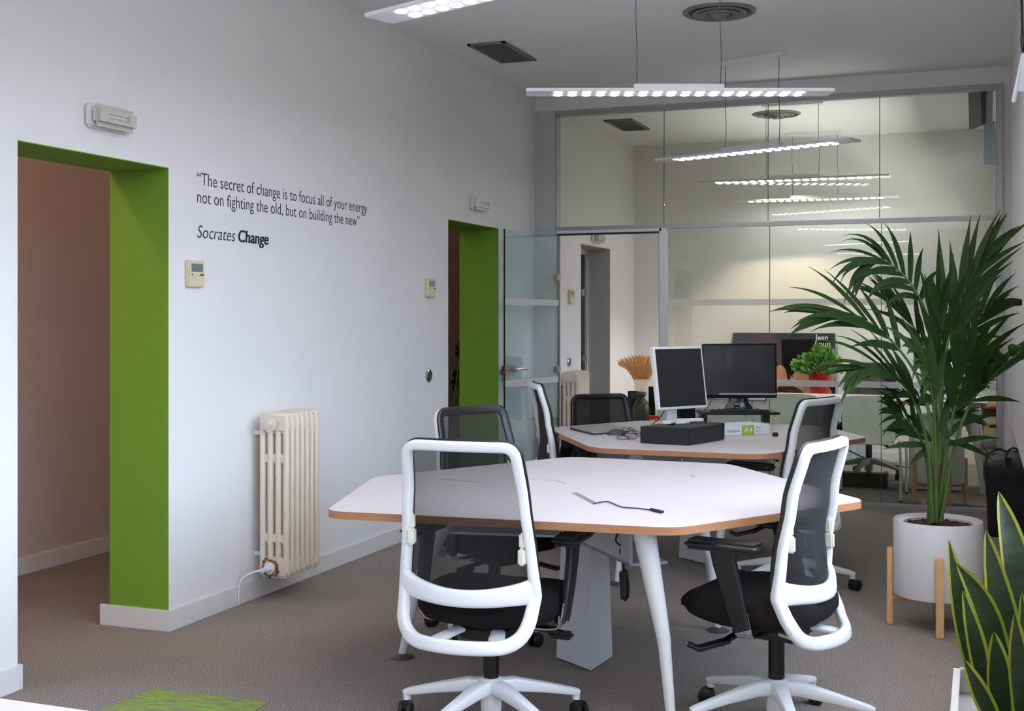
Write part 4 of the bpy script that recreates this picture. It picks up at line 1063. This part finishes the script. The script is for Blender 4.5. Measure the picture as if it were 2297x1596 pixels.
for k in range(13):
    f = -1+2*k/12; lean = f*.15; b = B(); bs_ = B(); dep = random.uniform(-.05, .05)
    top = Vector((lean*1.3, dep, .31-.05*f*f)); P_ = bez([(f*.015, 0, -.2), (lean*.25, dep*.3, .05), (lean*.7, dep*.8, .2), top], 6)
    tube(bs_, [Vector(p) for p in P_], .0016, 5); m = len(P_)
    for i in range(int(m*.52), m):
        for q in range(55):
            p = Vector(P_[i]); a = random.uniform(0, 2*PI); w2 = .036*(1-.3*(i/m)); d = Vector((math.cos(a)*w2, math.sin(a)*w2, .06))
            e = p+d*random.uniform(.5, 1.1); s = Vector((.0016, 0, 0)); bb = [b.verts.new(p-s), b.verts.new(p+s), b.verts.new(e)]; b.faces.new(bb)
    st_ = obj('stalk', bs_, 'pampas', pp); st_.rotation_euler = (0, 0, YAW)
    pl = obj('plume', b, 'pampas', st_, smooth=False)
# black book with pale title and a red box beside the vase
def frontal(name, label, cat, x0, y0, x1, y1, d, depth, m):
    c = at((x0+x1)/2, y1, d); w = (x1-x0)*d/F_PX; h = (y1-y0)*d/F_PX
    t = thing(name, label, cat, c, YAW); obj('body', bxo(-w/2, w/2, 0, depth, 0, h, .002), m, t); return t, w, h
t, w, h = frontal('book', 'black upright book with pale title left of the dark vase', 'book', 1409, 878, 1433, 958, 11.05, .04, 'black')
for k in range(3): obj('lettering', fit_text(text_bm(('ALMA', 'LIVE IN', 'LOVE')[k] if 0 else '\u2014\u2014', 1, .02), (-w*.3, -.001, h*(.92-.06*k)), (1, 0, 0), (0, 0, 1), w*.6, .02, 0), 'white_print', t, smooth=False)
t, w, h = frontal('box', 'small red box with white capital letters behind the white monitor stand', 'box', 1456, 934, 1482, 957, 10.7, .08, 'red')
obj('lettering', fit_text(text_bm("L'INTE", 1, .02), (-w*.4, -.001, h*.2), (1, 0, 0), (0, 0, 1), w*.85, h*.75, 0), 'white_print', t, smooth=False)
t, w, h = frontal('speaker', 'black slanted speaker partly hidden behind the white monitor', 'speaker', 1455, 868, 1470, 958, 10.95, .1, 'blackgloss')
t, w, h = frontal('box', 'dark storage box on the side table behind the monitor stands', 'box', 1500, 905, 1560, 958, 10.9, .2, 'black')
# white visitor chairs
def visitor(x, y, label):
    t = thing('visitor_chair', label, 'chair', (x, y, 0), 0, 'white visitor chairs')
    b = B(); g = []
    for j in range(9):
        z = .43+(.81-.43)*j/8; hw = .19+.012*math.sin(PI*j/8); yy = -.2-.05*(j/8)**1.2+.0
        g.append([(-hw+2*hw*i/10, yy+.03*((i-5)/5)**2, z-(.02*((i-5)/5)**4 if j == 8 else 0)+(.03*((i-5)/5)**4 if j == 0 else 0)) for i in range(11)])
    V_ = [[b.verts.new(p) for p in r_] for r_ in g]
    for j in range(8):
        for i in range(10): b.faces.new((V_[j][i], V_[j][i+1], V_[j+1][i+1], V_[j+1][i]))
    bmesh.ops.solidify(b, geom=b.faces[:], thickness=.008); obj('backrest', b, 'shell', t)
    obj('seat', bxo(-.2, .2, -.19, .22, .425, .44, .006, seg=3), 'shell', t)
    obj('seat_pad', bxo(-.18, .18, -.14, .2, .44, .455, .006), 'charcoal', t)
    for s in (-1, 1):
        b = B(); tube(b, bez([(s*.15, -.2, .425), (s*.2, -.22, .42), (s*.235, -.235, .39), (s*.24, -.24, .01)], 6), .0105, 10); lg = obj('leg', b, 'metal_white', t)
        obj('glide', tube(B(), [(s*.24, -.24, .012), (s*.24, -.24, 0)], .0125, 10), 'black', lg)
        b = B(); tube(b, bez([(s*.15, .2, .42), (s*.2, .22, .41), (s*.25, .25, .38), (s*.255, .26, .01)], 6), .0105, 10); lg = obj('leg', b, 'metal_white', t)
        obj('glide', tube(B(), [(s*.255, .26, .012), (s*.255, .26, 0)], .0125, 10), 'black', lg)
    return t
visitor(-.812, 10.1, 'white plastic visitor chair behind the glass, the right one')
visitor(-1.40, 10.12, 'white plastic visitor chair behind the glass, the left one')
# office desk
od = thing('desk', 'white desk with wooden edge inside the glazed office', 'desk', (-.75, 10.85, 0))
P_ = round_poly([(-1.7, 10.42), (.05, 10.42), (.09, 11.1), (-1.7, 11.15)], .05, 5)
obj('tabletop', prism(B(), P_, .713, .74), 'desk_white', od, True)
Q = offset_poly(P_, .0025); b = B(); prism(b, Q, .7132, .7385); obj('edge_band', b, 'wood_edge', od, True)
for (a, c, e, f) in ((-.07, 10.55, .02, 10.53), (-.05, 11.0, .05, 11.02), (-1.6, 10.5, -1.66, 10.46), (-1.6, 11.0, -1.66, 11.06)):
    obj('leg', tube(B(), [(a, c, .713), (e, f, 0)], [.035, .022], 14), 'metal_white', od, True)
t = thing('drawer_pedestal', 'white drawer pedestal under the desk in the glazed office', 'cabinet', (-.35, 10.8, 0))
obj('body', bxo(-.2, .2, -.22, .24, .01, .60, .004), 'metal_white', t)
for k in range(3): obj('drawer', bxo(-.19, .19, -.228, -.22, .03+k*.19, .205+k*.19, .002), 'metal_white', t)
# white screen edge-on, pink and red bits, papers
c = onz(2143, 897, .741)
t = thing('computer_screen', 'white all-in-one screen seen nearly edge-on on the office desk', 'screen', (c.x, 10.75, .741), math.radians(75))
b = B(); box(b, -.25, .25, -.012, .012, .03, .42, .005, rot=Matrix.Rotation(-.1, 3, 'X')); obj('housing', b, 'pale_blue', t)
obj('stand', bxo(-.08, .08, -.02, .12, 0, .012, .003), 'alu', t); b = B(); box(b, -.03, .03, .03, .045, .01, .2); obj('neck', b, 'alu', t)
c2 = at(2108, 885, 9.95); b = B(); lathe(b, [(.02, 0), (.027, .03), (.022, .065), (.01, .07)], (c2.x, c2.y+.3, .741), 14); tag(obj('pink_cup', b, 'pink'), 'small pink cup on the office desk behind the palm', 'cup')
b = B(); c2 = onz(2165, 901, .742); box(b, c2.x-.1, c2.x+.08, c2.y, c2.y+.14, .741, .744); tag(obj('paper_sheet', b, 'paper'), 'white paper sheets at the right end of the office desk', 'paper')
# black floor box and trailing cable
c = onz(1970, 1096, 0); t = thing('foot_rest', 'long black foot rest on the floor under the visitor chair', 'foot rest', (-.95, 10.62, 0))
b = B(); box(b, -.30, .22, -.06, .08, .015, .12, .012, seg=3); obj('body', b, 'black', t)
b = B(); box(b, -.31, -.27, -.07, .09, 0, .13, .008); box(b, .19, .23, -.07, .09, 0, .13, .008); obj('end_caps', b, 'black', t)
b = B(); tube(b, bez([at(1905, 1012, 10.9), at(1945, 1030, 11), at(1990, 1044, 11), at(2045, 1050, 10.8)], 6), .006, 6)
tag(obj('floor_cable', b, 'black'), 'black cable trailing below the desk in the glazed office', 'cable')
# box shelf, carton, hose
t = thing('wooden_shelf', 'brown wooden shelf unit by the window side of the glazed office', 'shelf', (.1, 11.35, 0))
b = B(); box(b, -.10, .09, 0, .35, .0, .02); box(b, -.10, .09, 0, .35, .28, .31); box(b, -.10, .09, 0, .35, .63, .65); box(b, -.10, -.085, 0, .35, 0, .65); box(b, .075, .09, 0, .35, 0, .65); box(b, -.1, .09, .33, .35, 0, .65)
obj('carcass', b, 'brown_wood', t, smooth=False)
t = thing('carton', 'cardboard carton with a dark printed label on the wooden shelf', 'box', (.1, 11.35, .311))
obj('body', bxo(-.08, .07, .01, .3, 0, .24, .002), 'cardboard', t); b = B(); box(b, -.03, .04, .008, .0099, .15, .18); box(b, -.015, .025, .008, .0099, .05, .06); obj('label_print', b, 'ink', t)
b = B(); P_ = bez([at(2170, 940, 10.0), at(2185, 975, 9.95), at(2205, 1000, 9.9), at(2236, 990, 9.85)], 12); tube(b, P_, [.035+.004*(i % 3) for i in range(len(P_))], 14)
tag(obj('ribbed_hose', b, 'hose'), 'pale ribbed hose sagging beside the office desk leg', 'hose')
# board on the back wall, right of the poster, and dark window hardware
a_ = ony(1936, 757, 12.58); c_ = ony(2080, 880, 12.58)
tag(obj('white_board', bxo(a_.x, c_.x, 12.585, 12.598, c_.z, a_.z, .002), 'pot'), 'pale board leaning on the office back wall right of the poster', 'board')
t = thing('blind_cassette', 'dark grey blind cassette with pale strip, high at the right end of the glass', 'blind', at(2208, 180, 9.25))
b = B(); p = [at(2199, 170, 9.2), at(2211, 170, 9.2), at(2211, 278, 9.2), at(2202, 280, 9.2)]; extr(b, p, FW*.25); obj('dark_cover', b, 'charcoal', t, True, smooth=False)
b = B(); extr(b, [at(2213, 170, 9.2), at(2229, 170, 9.2), at(2226, 272, 9.2), at(2212, 272, 9.2)], FW*.25); obj('bracket', b, 'greywall', t, True, smooth=False)
for k in range(3):
    b = B(); extr(b, [at(2208+8.3*k, 272, 9.3), at(2215+8.3*k, 272, 9.3), at(2215+8.3*k, 371, 9.3), at(2207+8.3*k, 370, 9.3)], FW*.01); obj('blind_slat', b, 'pale_blue', t, True, smooth=False)
